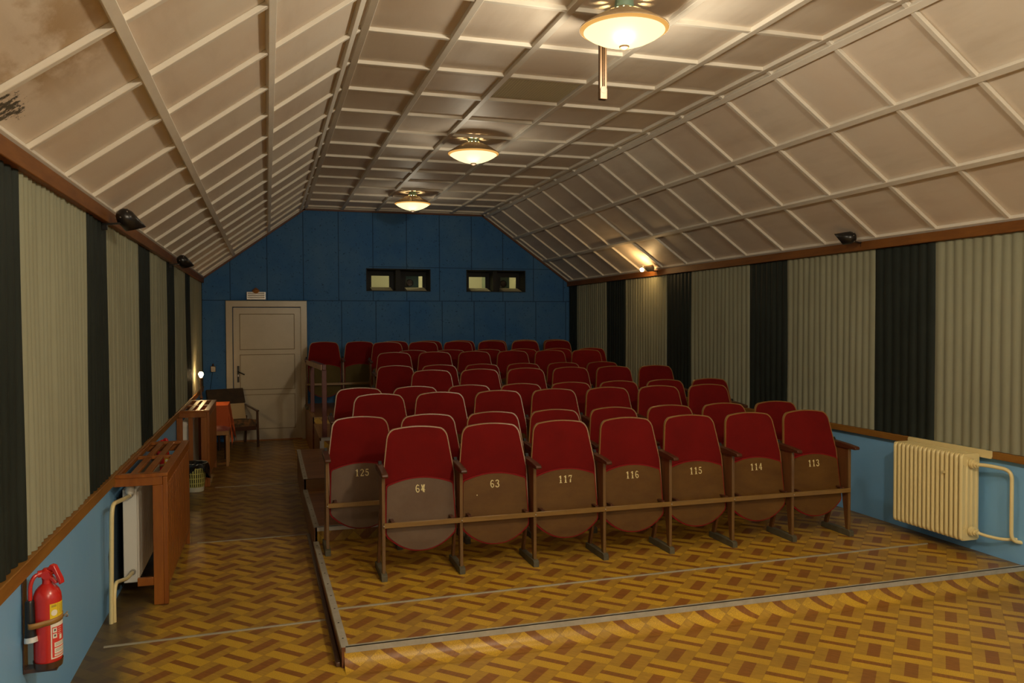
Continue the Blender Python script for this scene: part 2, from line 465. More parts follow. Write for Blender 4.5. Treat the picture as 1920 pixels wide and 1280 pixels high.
# back wall: slabs round the two projection openings
WIN = [(1.455, 2.455), (3.035, 4.02)]; WZ0, WZ1 = 2.225, 2.575
b = MB()
xs = sorted([XL, FL, FR, XR] + [v for w_ in WIN for v in w_])
for i in range(len(xs) - 1):
    x0, x1 = xs[i], xs[i + 1]; mid = (x0 + x1) / 2
    hole = any(a < mid < c for a, c in WIN)
    if hole:
        b.prism([(x0, 0), (x1, 0), (x1, WZ0), (x0, WZ0)], 'y', YB, YB + .1)
        b.prism([(x0, WZ1), (x1, WZ1), (x1, top_z(x1) + .01), (x0, top_z(x0) + .01)], 'y', YB, YB + .1)
    else:
        b.prism([(x0, 0), (x1, 0), (x1, top_z(x1) + .01), (x0, top_z(x0) + .01)], 'y', YB, YB + .1)
tag(b.build('wall_back', 'backwall', smooth=False), kind='structure')

# ceiling boards
b = MB()
T = .08
prof = [(XL, ZE), (FL, ZC), (FR, ZC), (XR, ZE), (XR + .12, ZE + .02), (FR + .05, ZC + T), (FL - .05, ZC + T), (XL - .12, ZE + .02)]
b.prism(prof, 'y', YF0, YB + .1)
tag(b.build('ceiling', 'ceiling', smooth=False), kind='structure')

SL = Vector((FL - XL, 0, ZC - ZE)); SRt = Vector((FR - XR, 0, ZC - ZE))
BW, BT = .032, .024
yk = [4.81 + .618 * k for k in range(-12, 13)]
long_flat = [1.10, 1.62, 2.235, 2.78]
# cross battens
b = MB()
flat_x = [FL] + long_flat + [FR]
for y in yk + [YB - .035]:
    bw = BW if y < YB - .1 else .026
    b.box(FL, FR, y - bw / 2, y + bw / 2, ZC - BT, ZC + .002)
    for x0, sv in ((XL, SL), (XR, SRt)):
        A = Vector((x0, y, ZE)); B = A + sv; n = Vector((-sv.z, 0, sv.x)) if x0 < 0 else Vector((sv.z, 0, -sv.x))
        n.normalize();
        if n.z > 0: n = -n
        dd = sv.normalized()
        A2 = A + dd * .03; B2 = B - dd * .0
        b.bar(A2 + n * BT / 2, B2 + n * BT / 2, bw, BT, up=n)
tag(b.build('trim_1', 'batten', bevel=.003), kind='structure')
# lengthwise battens
b = MB()
for x in long_flat: b.box(x - .022, x + .022, YF0, YB - .02, ZC - BT - .003, ZC + .002)
for x0, sv in ((XL, SL), (XR, SRt)):
    n = Vector((-sv.z, 0, sv.x)); n.normalize()
    if n.z > 0: n = -n
    for s_ in (.315, .65, .965):
        p = Vector((x0, 0, ZE)) + sv * s_ + n * (BT + .003) / 2
        b.bar((p.x, YF0, p.z), (p.x, YB - .02, p.z), .044, BT + .003, up=n)
    p = Vector((x0, 0, ZE)) + sv * .012 + n * .012
    b.bar((p.x, YF0, p.z), (p.x, YB - .02, p.z), .05, .03, up=n)
for x in (FL + .03, FR - .03): b.box(x - .022, x + .022, YF0, YB - .02, ZC - BT - .003, ZC + .002)
tag(b.build('trim_2', 'batten', bevel=.003), kind='structure')
# brown beams at the top of the side walls, rails below the curtains, gable trim
for nm, xw, sgn in (('trim_left', XL, 1), ('trim_right', XR, -1)):
    b = MB(); b.box(xw, xw + sgn * .055, YF0, YB, 2.325, 2.398)
    tag(b.build(nm, 'trimwood', bevel=.004), kind='structure')
b = MB(); b.box(XL, XL + .036, YF0, YB, .758, .82); b.box(XL, XL + .044, YF0, YB, .818, .826)
tag(b.build('trim_3', 'railwood', bevel=.004), kind='structure')
b = MB(); b.box(XR - .04, XR, 5.06, YB, .785, .836); b.box(XR - .04, XR, YF0, 4.30, .785, .836); b.box(XR - .036, XR, 4.3, 5.06, .785, .83)
tag(b.build('trim_4', 'railwood', bevel=.003), kind='structure')
b = MB()
g = .05
b.box(FL - .02, FR + .02, YB - .02, YB, ZC - g, ZC - .002)
for x0, sv in ((XL, SL), (XR, SRt)):
    n = Vector((-sv.z, 0, sv.x)).normalized()
    if n.z > 0: n = -n
    A = Vector((x0, YB - .01, ZE)) + n * g / 2; B = A + sv
    b.bar(A, B, .02, g, up=n)
tag(b.build('trim_5', 'darkwood', bevel=.003), kind='structure')
# painted section of the right rail behind the radiator
b = MB(); b.prism([(4.31, .783), (4.3, .80), (4.3, .825), (4.31, .838), (5.05, .838), (5.06, .825), (5.06, .80), (5.05, .783)], 'x', XR - .044, XR - .03)
tag(b.build('trim_6', 'cream'), kind='structure')

# wall strip where curtains end at the back right: dark reveal handled by the last dark curtain
# ---- vent panel in the ceiling
b = MB(); b.box(1.65, 2.205, 5.475, 5.99, ZC - .006, ZC + .001)
for i in range(26):
    x = 1.66 + i * .0212; b.box(x, x + .010, 5.48, 5.985, ZC - .0075, ZC - .005)
tag(b.build('ceiling_vent', 'vent'), 'flat brown-green ribbed vent panel filling one ceiling field between the lamps', 'vent')

# ---- projection windows
for i, (x0, x1) in enumerate(WIN):
    wn = MB(); y0, y1 = YB - .012, YB + .32; t = .012
    wn.box(x0, x1, y0, y1, WZ1 - t, WZ1); wn.box(x0, x1, y0, y1, WZ0, WZ0 + t)
    wn.box(x0, x0 + t, y0, y1, WZ0, WZ1); wn.box(x1 - t, x1, y0, y1, WZ0, WZ1)
    xm = (x0 + x1) / 2
    wn.box(xm - .035, xm + .035, YB + .06, y1, WZ0, WZ1)
    # back plate with two ports
    ports = [(x0 + .115, x0 + .395), (xm + .16, xm + .43)]
    pz0, pz1 = WZ0 + .075, WZ0 + .255
    cuts = [x0, ports[0][0], ports[0][1], ports[1][0], ports[1][1], x1]
    for k in range(5):
        if k in (1, 3):
            wn.box(cuts[k], cuts[k + 1], y1 - .02, y1, WZ0, pz0); wn.box(cuts[k], cuts[k + 1], y1 - .02, y1, pz1, WZ1)
        else: wn.box(cuts[k], cuts[k + 1], y1 - .02, y1, WZ0, WZ1)
    o = wn.build('window_%d' % (i + 1), 'blackmatt', smooth=False); tag(o, kind='structure')
    # sloping wooden sills in front of the ports
    for p0, p1 in ports:
        s_ = MB(); s_.prism([(YB + .05, WZ0 + t), (y1 - .02, WZ0 + t), (y1 - .02, pz0), (YB + .05, WZ0 + t + .004)], 'x', p0 - .02, p1 + .02)
        s_.build('window_sill', 'vent', o, smooth=False)
        gl = MB(); gl.box(p0, p1, y1 - .012, y1 - .008, pz0, pz1); gl.build('window_pane', 'glass', o, smooth=False)
    # projector behind the right port
    cx = (ports[1][0] + ports[1][1]) / 2 - .045; cz = (pz0 + pz1) / 2 - .01
    pr = thing('film_projector', ['green film projector behind the left projection window, dark lens at its right port',
                                  'green film projector behind the right projection window, dark lens at its right port'][i], 'projector', (cx, YB + .75, cz - .28), group='projectors in the booth')
    q = MB(); q.box(-.16, .20, .0, .5, 0, .56); q.build('body', 'boothgreen', pr, bevel=.01)
    q = MB(); q.tube([(0, -.30, .28), (0, -.28, .28), (0, -.26, .28), (0, .01, .28)], [.062, .066, .055, .052], 24); q.build('lens_barrel', 'black', pr)
    q = MB(); q.tube([(0, -.302, .28), (0, -.299, .28)], .045, 20); q.build('lens', 'lens', pr)
    q = MB(); q.box(-.12, -.10, .1, .12, -1.14, 0); q.box(.12, .14, .1, .12, -1.14, 0); q.box(-.12, -.10, .4, .42, -1.14, 0); q.box(.12, .14, .4, .42, -1.14, 0)
    q.build('stand', 'black', pr)
# booth behind the wall
bx0, bx1, by0, by1, bz0, bz1 = 1.2, 4.3, YB + .34, YB + 2.2, .95, 3.2
for nm, bb_ in (('wall_booth_back', (bx0, bx1, by1, by1 + .02, bz0, bz1)), ('wall_booth_left', (bx0 - .02, bx0, by0, by1, bz0, bz1)), ('wall_booth_right', (bx1, bx1 + .02, by0, by1, bz0, bz1)),
                ('floor_booth', (bx0, bx1, by0, by1, bz0 - .02, bz0)), ('ceiling_booth', (bx0, bx1, by0, by1, bz1, bz1 + .02))):
    b = MB(); b.box(*bb_); tag(b.build(nm, 'boothwall', smooth=False), kind='structure')
bl = point_light('booth_lamp_light', (2.9, YB + 1.0, 3.0), 26, (1, .92, .62), .06)
# the bulb that gives this light, on the booth ceiling
b = MB(); b.lathe([(.0, -.04), (.035, -.02), (.045, .02), (.03, .06), (.02, .12)], 16)
bb = b.build('booth_bulb', 'bowl', loc=(2.9, YB + 1.0, 3.08)); tag(bb, 'bare bulb on the projection booth ceiling behind the wall', 'bulb')
bl.parent = bb; bl.location = (0, 0, -.08)

# ---- door
d = MB()
dz = lambda v: (826 - v) / 126.9
d.box(-.482, .479, YB - .03, YB, .005, 1.966)
o = d.build('door_1', 'doorpaint'); tag(o, kind='structure')
panels = [(1.355, 1.868), (.764, 1.27), (.18, .678)]
for z0, z1 in panels:
    q = MB(); q.box(-.388, .376, YB - .034, YB - .03, z0, z1); q.build('door_panel', 'doorpaint', o, bevel=.003)
    q = MB()
    for a_ in ((-.396, .384, z1, z1 + .008), (-.396, .384, z0 - .008, z0), (-.396, -.388, z0, z1), (.376, .384, z0, z1)):
        q.box(a_[0], a_[1], YB - .0315, YB - .029, a_[2], a_[3])
    q.build('panel_groove', 'groove', o)
q = MB(); q.box(-.436, -.404, YB - .036, YB - .03, .87, 1.112); pl = q.build('handle_plate', 'black', o, bevel=.002)
q = MB(); q.tube(bez([(-.42, YB - .03, 1.03), (-.42, YB - .085, 1.03), (-.33, YB - .09, .985)], 6, .03), .008, 10); q.build('door_handle', 'black', pl)
q = MB(); q.box(-.426, -.414, YB - .038, YB - .035, .955, .985); q.build('keyhole', 'grey', pl)
c_ = MB()
W = .093
c_.prism([(-.585, 0), (-.585 + W, 0), (-.585 + W, 2.07 - W), (-.585, 2.07)], 'y', YB - .055, YB)
c_.prism([(.565, 0), (.565 - W, 0), (.565 - W, 2.07 - W), (.565, 2.07)], 'y', YB - .055, YB)
c_.prism([(-.585, 2.07), (-.585 + W, 2.07 - W), (.565 - W, 2.07 - W), (.565, 2.07)], 'y', YB - .055, YB)
c_.build('door_frame', 'doorpaint', o, bevel=.006)
q = MB(); q.box(-.49, .48, YB - .07, YB - .02, .0, .018); q.build('door_threshold', 'threshold', o, bevel=.003)

# louvred fixture above the door
t = thing('exit_light', 'small silver louvred light fixture on the blue wall just above the door', 'light fixture', (-.156, YB, 2.085))
q = MB(); q.box(-.135, .135, -.05, 0, 0, .115); q.build('housing', 'grey', t, bevel=.006)
for k in range(3):
    q = MB(); z = .018 + k * .031; q.prism([(-.062, z), (-.05, z + .024), (-.048, z + .02), (-.048, z)], 'x', -.118, .118); q.build('louvre', 'grey', t)
q = MB(); q.tube([(-.005, -.015, .115), (-.005, -.03, .135), (-.005, -.012, .165)], [.05, .055, .02], 14); q.build('cable_box', 'threshold', t)

# switch box on the back wall, with cable
t = thing('switch_box', 'small dark switch box with a dangling cable on the blue wall left of the door', 'switch', (-.765, YB, 1.03))
q = MB(); q.box(-.035, .035, -.04, 0, 0, .085); q.tube([(0, -.02, .085), (0, -.02, .12)], .012, 10); q.build('box', 'darkchair', t, bevel=.005)
q = MB(); q.tube([(-.01, -.01, 0), (-.03, -.012, -.15), (-.06, -.012, -.35), (-.065, -.012, -.5)], .003, 6); q.build('cable', 'black', t)


# ================================================================== curtains
def curtain(xw, sgn, y0, y1, kind, label, z0=.83, z1=2.335, seed=0):
    rnd = random.Random(seed)
    pitch = (.066 if sgn > 0 else .078) if kind == 'light' else .085
    n = max(3, int(round((y1 - y0) / pitch))); off = .022
    ph = [rnd.uniform(-.25, .25) for _ in range(n + 1)]; am = [rnd.uniform(.75, 1.2) for _ in range(n + 1)]
    sub = 6
    pts = []
    for i in range(n * sub + 1):
        t = i / sub; k = min(int(t), n - 1); f = t - k
        # rounded fold that turns back sharply at its end
        a = (.013 if kind == 'light' else .014) * am[k]
        d_ = a * (math.sin(PI * min(f * 1.12, 1)) ** .8 if f < .93 else -.25 * math.sin(PI * (f - .93) / .07))
        pts.append((y0 + (y1 - y0) * t / n, d_, k))
    nz = 12
    def fn(u, v):
        i = int(round(u * n * sub)); y, d_, k = pts[i]
        z = z0 + (z1 - z0) * v
        flare = .9 + .35 * (1 - v)
        wob = .006 * math.sin(v * 5 + ph[k] * 12) + .004 * math.sin(y * 9 + v * 3)
        yy = y + ph[k] * .012 * math.sin(PI * v) if 0 < i < n * sub else y
        return (xw + sgn * (off - .008 + d_ * flare + wob * .4), yy, z)
    m = MB(); m.grid(fn, n * sub, nz)
    o = m.build('curtain', 'curtlight' if kind == 'light' else 'curtdark', angle=80)
    tag(o, label, 'curtain', 'striped curtain panels on the side walls')
    return o


ordn = ['nearest', 'second', 'third', 'fourth', 'fifth', 'sixth', 'seventh', 'eighth']
Ly = [(1.15, 1.75, 'd'), (1.75, 2.94, 'l'), (2.94, 3.536, 'd'), (3.536, 4.725, 'l'), (4.725, 5.308, 'd'), (5.308, 6.50, 'l'), (6.50, 7.098, 'd'),
      (7.098, 8.219, 'l'), (8.219, 8.858, 'd'), (8.858, 10.038, 'l'), (10.038, 10.648, 'd'), (10.648, 12.36, 'l'), (12.36, 12.45, 'd')]
Ry = [(1.19, 1.84, 'd'), (1.84, 3.0, 'l'), (3.0, 3.64, 'd'), (3.64, 4.83, 'l'), (4.83, 5.453, 'd'), (5.453, 6.622, 'l'), (6.622, 7.247, 'd'), (7.247, 8.453, 'l'),
      (8.453, 9.049, 'd'), (9.049, 10.271, 'l'), (10.271, 10.917, 'd'), (10.917, 12.113, 'l'), (12.113, 12.45, 'd')]
extra = {('L', 2): 'black-green pleated curtain at the left picture edge, above the fire extinguisher',
         ('L', 3): 'widest pale green pleated curtain on the left wall, with a brown stain',
         ('L', 12): 'thin black curtain edge in the far left corner by the blue wall',
         ('R', 3): 'pale green pleated curtain above the cream radiator, at the right picture edge',
         ('R', 4): 'black-green pleated curtain directly above the left end of the cream radiator',
         ('R', 9): 'pale pleated curtain lit from above by the glowing wall spotlight',
         ('R', 12): 'narrow black curtain in the far right corner by the blue wall'}
for side, xw, sgn, lst in (('L', XL, 1, Ly), ('R', XR, -1, Ry)):
    cnt = {'l': 0, 'd': 0}
    for i, (a, c, kd) in enumerate(lst):
        cnt[kd] += 1
        vis = cnt[kd] - (1 if True else 0)
        nm = 'pale green' if kd == 'l' else 'black'
        hid = i < 2 if side == 'L' else i < 3
        if hid: cnt[kd] = 0
        lab = extra.get((side, i)) or (('%s pleated curtain on the %s wall, outside the picture' % (nm, 'left' if side == 'L' else 'right')) if hid else
            '%s pleated curtain on the %s wall, %s %s one seen' % (nm, 'left' if side == 'L' else 'right', ordn[cnt[kd] - 1], nm.split()[0]))
        curtain(xw, sgn, a, c, 'light' if kd == 'l' else 'dark', lab, z0=.828 if side == 'L' else .838, seed=i * 7 + (0 if side == 'L' else 100))

# ================================================================== seating platforms
T1, T2, T3, T4, T5 = .105, .213, .310, .432, .525


XRP = XR - .004
def platform(label, xf, xb, y0, y1, z, zprev, deckmat, risermat, strip_front, strip_side, front_lino=False):
    t = thing('seating_platform', label, 'platform', (0, 0, 0), group='stepped platforms under the seats')
    q = MB(); q.add([(xf, y0, z), (XRP, y0, z), (XRP, y1, z), (xb, y1, z)], [(0, 1, 2, 3)])
    q.add([(xf, y0, z - .02), (XRP, y0, z - .02), (XRP, y1, z - .02), (xb, y1, z - .02)], [(3, 2, 1, 0)])
    q.build('deck', deckmat, t, smooth=False)
    q = MB()
    if front_lino:
        r = .07; pr = [(y0 + .004, z - .004)]
        for k in range(9):
            a = PI / 2 * k / 8; pr.append((y0 - .002 - r * (1 - math.cos(a)), .001 + r * (1 - math.sin(a))))
        pr.append((y0 - .10, .001))
        pts = [(xf + .012, y, zz) for y, zz in pr] + [(XRP, y, zz) for y, zz in pr]; n = len(pr)
        q.add(pts, [(i, i + 1, n + i + 1, n + i) for i in range(n - 1)])
    else: q.box(xf + .005, XRP, y0, y0 + .015, zprev - .002, z - .004)
    q.build('riser', risermat, t)
    q = MB(); q.add([(xf, y0, 0), (xb, y1, 0), (xb, y1, z - .001), (xf, y0, z - .001), (xf + .02, y0, 0), (xb + .02, y1, 0), (xb + .02, y1, z - .001), (xf + .02, y0, z - .001)],
                    [(0, 3, 2, 1), (4, 5, 6, 7), (3, 7, 6, 2), (0, 4, 7, 3), (1, 2, 6, 5)])
    q.build('side_board', 'sideboard', t, smooth=False)
    if strip_side:
        q = MB(); w_ = .035
        q.add([(xf - .003, y0, z), (xb - .003, y1, z), (xb + w_, y1, z), (xf + w_, y0, z), (xf - .003, y0, z + .003), (xb - .003, y1, z + .003), (xb + w_, y1, z + .003), (xf + w_, y0, z + .003),
               (xf - .003, y0, z - .02), (xb - .003, y1, z - .02), (xf - .001, y0, z - .02), (xb - .001, y1, z - .02)],
              [(4, 5, 6, 7), (3, 2, 6, 7), (8, 9, 5, 4), (10, 11, 9, 8), (0, 3, 7, 4), (1, 5, 6, 2)])
        q.build('metal_edge_strip', strip_side, t, smooth=False)
        L_ = y1 - y0; q = MB(); n = int(L_ / .22)
        for k in range(n):
            f_ = (k + .5) / n; x = xf + (xb - xf) * f_ + .016; y = y0 + L_ * f_; q.lathe([(.0, .0052), (.004, .0045), (.006, .003)], 8, (x, y, z))
        q.build('screws', 'black', t)
    if strip_front:
        m_, wd = strip_front
        q = MB(); q.box(xf + .018, XRP, y0 - .003, y0 + .0, z - wd, z + .004); q.box(xf + .018, XRP, y0 - .003, y0 + .018, z, z + .004)
        q.build('front_edge_strip', m_, t, smooth=False)
    return t


platform('low front platform with the parquet pattern and a long grey metal front edge', .340, .312, 4.075, 6.12, T1, 0, 'floor', 'floor', ('alum', .03), 'alum', True)
platform('second seating step up, edged in light metal beside seat 125', .318, .297, 6.12, 7.54, T2, T1, 'deck', 'floor', ('whitemetal', .03), 'alum')
p3 = platform('third seating step up, raw wood riser and brown deck beside the aisle', .300, .303, 7.54, 9.33, T3, T2, 'deck', 'riserboard', None, 'alum')
p4 = platform('fourth seating step up, its corner trimmed in white metal below the handrail', .549, .56, 9.33, 10.65, T4, T3, 'deck', 'floor', ('whitemetal', .035), 'riserboard')
q = MB(); q.box(.553, .60, 9.326, 9.33, T3 + .003, T4 - .035); q.build('corner_strip', 'whitemetal', p4, smooth=False)
p5 = platform('highest seating step against the blue back wall', .542, .53, 10.65, YB - .004, T5, T4, 'deck', 'floor', ('riserboard', .012), 'riserboard')
# metal floor joint strips
t = tag(MB().bar((.365, 4.632, T1 + .003), (XR - .2, 4.70, T1 + .003), .018, .006).build('floor_joint_strip', 'steelstrip', bevel=.001), 'long thin metal joint strip across the front platform floor', 'strip', 'metal joint strips on the floor')
tag(MB().bar((-.86, 4.72, .003), (.325, 4.77, .003), .018, .006).build('floor_joint_strip', 'steelstrip', bevel=.001), 'thin metal joint strip across the aisle floor, nearest the camera', 'strip', 'metal joint strips on the floor')
tag(MB().bar((-.55, 6.755, .003), (.30, 6.76, .003), .014, .005).build('floor_joint_strip', 'steelstrip', bevel=.001), 'thin metal joint strip across the aisle beside the wooden radiator cover', 'strip', 'metal joint strips on the floor')
tag(MB().bar((-.55, 9.0, .003), (.30, 9.0, .003), .010, .004).build('floor_joint_strip', 'steelstrip', bevel=.001), 'farthest thin joint strip across the dark aisle, beside the waste basket', 'strip', 'metal joint strips on the floor')
tag(MB().bar((.322, 4.09, .014), (.300, 6.7, .014), .022, .026).build('platform_skirting', 'darkchair', bevel=.004), 'dark rubber skirting along the aisle foot of the front platform', 'skirting')

# ================================================================== digits
def arc(cx, cy, rx, ry, a0, a1, n=10): return [(cx + rx * math.cos(math.radians(a0 + (a1 - a0) * i / n)), cy + ry * math.sin(math.radians(a0 + (a1 - a0) * i / n))) for i in range(n + 1)]


DIG = {  # list of (polyline, [widths]) in a box 0.6 wide, 1 high
    '1': [([(.33, .02), (.33, .46)], .17), ([(.33, .53), (.33, .98)], .17), ([(.12, .80), (.33, .93)], .09), ([(.14, .03), (.52, .03)], .06)],
    '2': [(arc(.30, .72, .20, .23, 165, 20), .10), (arc(.30, .72, .20, .23, 10, -35), .15), ([(.45, .56), (.12, .10)], .10), ([(.08, .06), (.52, .06)], .13), ([(.52, .06), (.53, .22)], .05)],
    '3': [(arc(.28, .75, .19, .20, 160, -70), .12), (arc(.28, .27, .22, .23, 70, -165), .14), ([(.22, .52), (.34, .52)], .06)],
    '4': [([(.40, .02), (.40, .98)], .15), ([(.40, .95), (.06, .32)], .07), ([(.04, .28), (.58, .28)], .07), ([(.28, .03), (.54, .03)], .05)],
    '5': [([(.14, .92), (.50, .92)], .13), ([(.15, .95), (.13, .55)], .06), (arc(.27, .33, .22, .27, 125, -155), .13)],
    '6': [(arc(.32, .50, .22, .45, 75, 265, 14), .13), (arc(.31, .28, .19, .24, 120, -110, 14), .12), ([(.40, .90), (.50, .84)], .10)],
    '7': [([(.08, .92), (.54, .92)], .13), ([(.10, .92), (.08, .74)], .06), ([(.50, .88), (.34, .50)], .08), ([(.33, .44), (.29, .02)], .17)],
    'V': [([(.08, .98), (.28, .10)], .13), ([(.28, .10), (.50, .98)], .06)],
}


def number_mesh(txt, h, yfun, cx, cz, tilt=0):
    q = MB(); adv = .72 * h; n = len(txt.replace('V', ''))
    x = cx - adv * n / 2
    sequence = []
    for ch in txt:
        if ch == 'V': sequence.append((ch, x + .10 * h)); continue
        sequence.append((ch, x + .06 * h)); x += adv
    for ch, x0 in sequence:
        for pl, w_ in DIG[ch]:
            for i in range(len(pl) - 1):
                a = Vector(pl[i]); c = Vector(pl[i + 1]); d = (c - a).normalized(); nn = Vector((-d.y, d.x)) * w_ / 2
                e = d * .02 if len(pl) > 2 else d * 0
                ps = [a + nn - e, a - nn - e, c - nn + e, c + nn + e]
                vs = []
                for p in ps:
                    X = x0 + p.x * h; Z = cz + p.y * h; vs.append((X, yfun(X, Z) - .0012, Z))
                q.add(vs, [(0, 1, 2, 3)])
    return q


# ================================================================== cinema seats
PITCH_ = .504


def outline_shell(zt, zb, W, yf, yb, nu=16, nv=20, ease=1.0):
    """closed cushion-like board: x=s*W(t), z from zb(s) to zt(s)"""
    q = MB()
    def pt(s, t, yfn):
        x = s * W(t); z = zb(s) + (zt(s) - zb(s)) * t
        return (x, yfn(x, z, s, t), z)
    def front(u, v): return pt(u * 2 - 1, 1 - (1 - v) ** ease, yf)
    def back(u, v): return pt(u * 2 - 1, 1 - (1 - v) ** ease, yb)
    q.grid(front, nu, nv); q.grid(back, nu, nv)
    n1 = (nu + 1) * (nv + 1)
    ring = [i for i in range(nu + 1)] + [(j) * (nu + 1) + nu for j in range(1, nv + 1)] + [nv * (nu + 1) + i for i in range(nu - 1, -1, -1)] + [j * (nu + 1) for j in range(nv - 1, 0, -1)]
    q.f += [(ring[i], ring[(i + 1) % len(ring)], ring[(i + 1) % len(ring)] + n1, ring[i] + n1) for i in range(len(ring))]
    q.mi += [0] * len(ring)
    return q


def seat_y(x, z): return .045 + (z - .17) * .12


def mk_seat(grow, y_off, thick, puff=0):
    def W(t):
        w0 = .224 + grow - .010 * max(0, t - .3) / .7
        if t < .08: w0 -= .010 * (1 - math.sqrt(max(0, 1 - ((.08 - t) / .08) ** 2)))
        if t > .93: w0 -= .022 * (1 - math.sqrt(max(0, 1 - ((t - .93) / .07) ** 2)))
        return w0
    zt = lambda s: .583 + grow + .036 * (1 - s * s)
    zb = lambda s: .262 - grow - .097 * (1 - abs(s) ** 2.2)
    def yf(x, z, s, t): return seat_y(x, z) + y_off
    def yb(x, z, s, t): return seat_y(x, z) + y_off + thick + puff * (1 - s ** 4) * (1 - (2 * t - 1) ** 4)
    return outline_shell(zt, zb, W, yf, yb, 20, 24, 1.5)


def back_y(x, z): return .100 + (z - .40) * .20 - .35 * x * x


def mk_back(grow, y0, y1, puff=0):
    def W(t):
        # t 0..1 from z=.40 to .945
        w0 = .238 - .006 * max(0, .45 - t) / .45 if t < .45 else .238 - .042 * (t - .45) / .55
        if t > .88: w0 -= .048 * (1 - math.sqrt(max(0, 1 - ((t - .88) / .12) ** 2)))
        return w0 + grow
    zt = lambda s: .934 + grow + .012 * (1 - s * s)
    zb = lambda s: .40 - grow
    def yf(x, z, s, t): return back_y(x, z) + y0 - puff * (1 - s ** 6) * (1 - (2 * t - 1) ** 8)
    def yb(x, z, s, t): return back_y(x, z) + y1
    return outline_shell(zt, zb, W, yf, yb, 16, 26, 1.7)


def make_shared(plymat):
    d = {}
    def me(q, name, m, **k):
        o = q.build(name, m, **k); COL.objects.unlink(o); return o
    d['seat'] = me(mk_seat(.008, .005, .022, .045), 'seat', 'redcush', angle=50)
    d['seat_board'] = me(mk_seat(0, 0, .008), 'seat_board', plymat, angle=50)
    d['backrest_frame'] = me(mk_back(0, 0, .018), 'backrest_frame', 'edge', angle=50)
    d['backrest'] = me(mk_back(-.0065, -.001, .010, .012), 'backrest', 'red', angle=50)
    return d


def stand_parts(root, x):
    q = MB(); w_ = .009
    q.prism([(0, .04), (.032, .04), (.075, .33), (.125, .45), (.155, .58), (.175, .664), (0, .664)], 'x', x - w_, x + w_)
    q.build('side_panel', 'sidewood', root, bevel=.002)
    q = MB(); q.box(x - .0105, x + .0105, -.004, .012, .04, .664); q.build('post', 'seatwood', root, bevel=.002)
    q = MB(); q.prism([(.245, .04), (.285, .04), (.165, .42), (.12, .42)], 'x', x - w_, x + w_); q.build('rear_leg', 'sidewood', root, bevel=.002)
    q = MB(); q.prism([(-.03, .0), (.30, 0), (.30, .035), (.29, .043), (-.012, .046), (-.03, .036)], 'x', x - .019, x + .019); q.build('foot_rail', 'footgrey', root, bevel=.002)
    q = MB(); q.prism([(-.088, .672), (-.082, .688), (.02, .700), (.20, .712), (.215, .70), (.215, .668), (.08, .662), (-.03, .664), (-.082, .664)], 'x', x - .021, x + .021)
    q.build('armrest', 'armwood', root, bevel=.006)
    q = MB(); q.prism([(.10, .56), (.175, .60), (.21, .72), (.185, .73), (.12, .64)], 'x', x - .006, x + .014); q.build('back_bracket', 'blackmatt', root)


SH = make_shared('ply')
for d_ in (SH,):
    pass


def proto_seat(label, ply='ply'):
    root = thing('cinema_seat', label, 'seat', (0, 0, 0), group='cinema seats')
    def inst(key, parent, m=None):
        o = SH[key].copy(); COL.objects.link(o); o.parent = parent
        if m:
            o.data = o.data.copy(); o.data.materials[0] = M_[m]
        return o
    bf = inst('backrest', root); inst('backrest_frame', root)
    s_ = inst('seat', root); inst('seat_board', s_, ply if ply != 'ply' else None)
    stand_parts(root, -PITCH_ / 2)
    q = MB(); q.box(-PITCH_ / 2 + .0005, PITCH_ / 2 - .0005, -.018, -.005, .334, .366)
    cb = q.build('crossbar', 'bar', root, bevel=.002)
    q = MB()
    for x in (-PITCH_ / 2,): q.tube([(x, -.019, .35), (x, -.021, .35)], .0045, 8)
    q.build('bolt', 'valve', cb)
    for x in (-.195, .195):
        q = MB(); q.box(x - .012, x + .012, -.006, seat_y(0, .37), .366, .374); q.build('hinge_tab', 'armwood', root, bevel=.002)
    return root


ordi = ['first', 'second', 'third', 'fourth', 'fifth', 'sixth', 'seventh', 'eighth', 'ninth', 'tenth']
ROWS = [  # back-rest y, x of first seat, count, floor level
    (5.238, .940, 7, T1), (5.915, .640, 8, T1), (6.545, .863, 7, T2), (7.217, .775, 8, T2), (8.040, 1.594, 6, T3),
    (9.000, 1.370, 6, T3), (9.765, 1.472, 6, T4), (10.430, 1.820, 6, T4), (11.180, 1.590, 6, T5), (11.765, .770, 8, T5)]
NUM1 = ['64', '63', '117', '116', '115', '114', '113']
rown = ['front row', 'second row', 'third row', 'fourth row', 'fifth row', 'sixth row', 'seventh row', 'eighth row', 'ninth row', 'back row']
base = proto_seat('proto'); base_old = None
protos = {'ply': base}
used = {'ply': False}
for r, (yb_, x0, n, z) in enumerate(ROWS):
    for i in range(n):
        ply = 'ply'
        if r == 1 and i == 0: ply = 'plyold'
        if r == 0 and i == 0: ply = 'plyold2'
        if r == 9: ply = 'plyolive'
        key = {'plyold2': 'plyold'}.get(ply, ply)
        if key not in protos: protos[key] = proto_seat('proto', key); used[key] = False
        loc = (x0 + i * PITCH_, yb_ - .175, z)
        if not used[key]: s_ = protos[key]; s_.location = loc; used[key] = True; first = s_
        else: s_ = dup(protos[key], loc)
        num = None
        if r == 0: num = NUM1[i]
        if r == 1 and i == 0: num = '125'
        where = ('leftmost' if i == 0 else 'rightmost' if i == n - 1 else ordi[i] + ' from the left')
        if num: lab = 'red folding cinema seat numbered %s, %s in the %s' % (num, where, rown[r])
        else: lab = '%s red folding cinema seat, %s in the %s' % ('dark' if r > 5 else 'worn', where, rown[r])
        s_['label'] = lab; s_['group'] = 'cinema seats'; s_['category'] = 'seat'
        s_['row_n'] = r; s_['seat_n'] = i
        s_['num'] = num or ''
seats = [o for o in COL.objects if o.get('row_n') is not None]
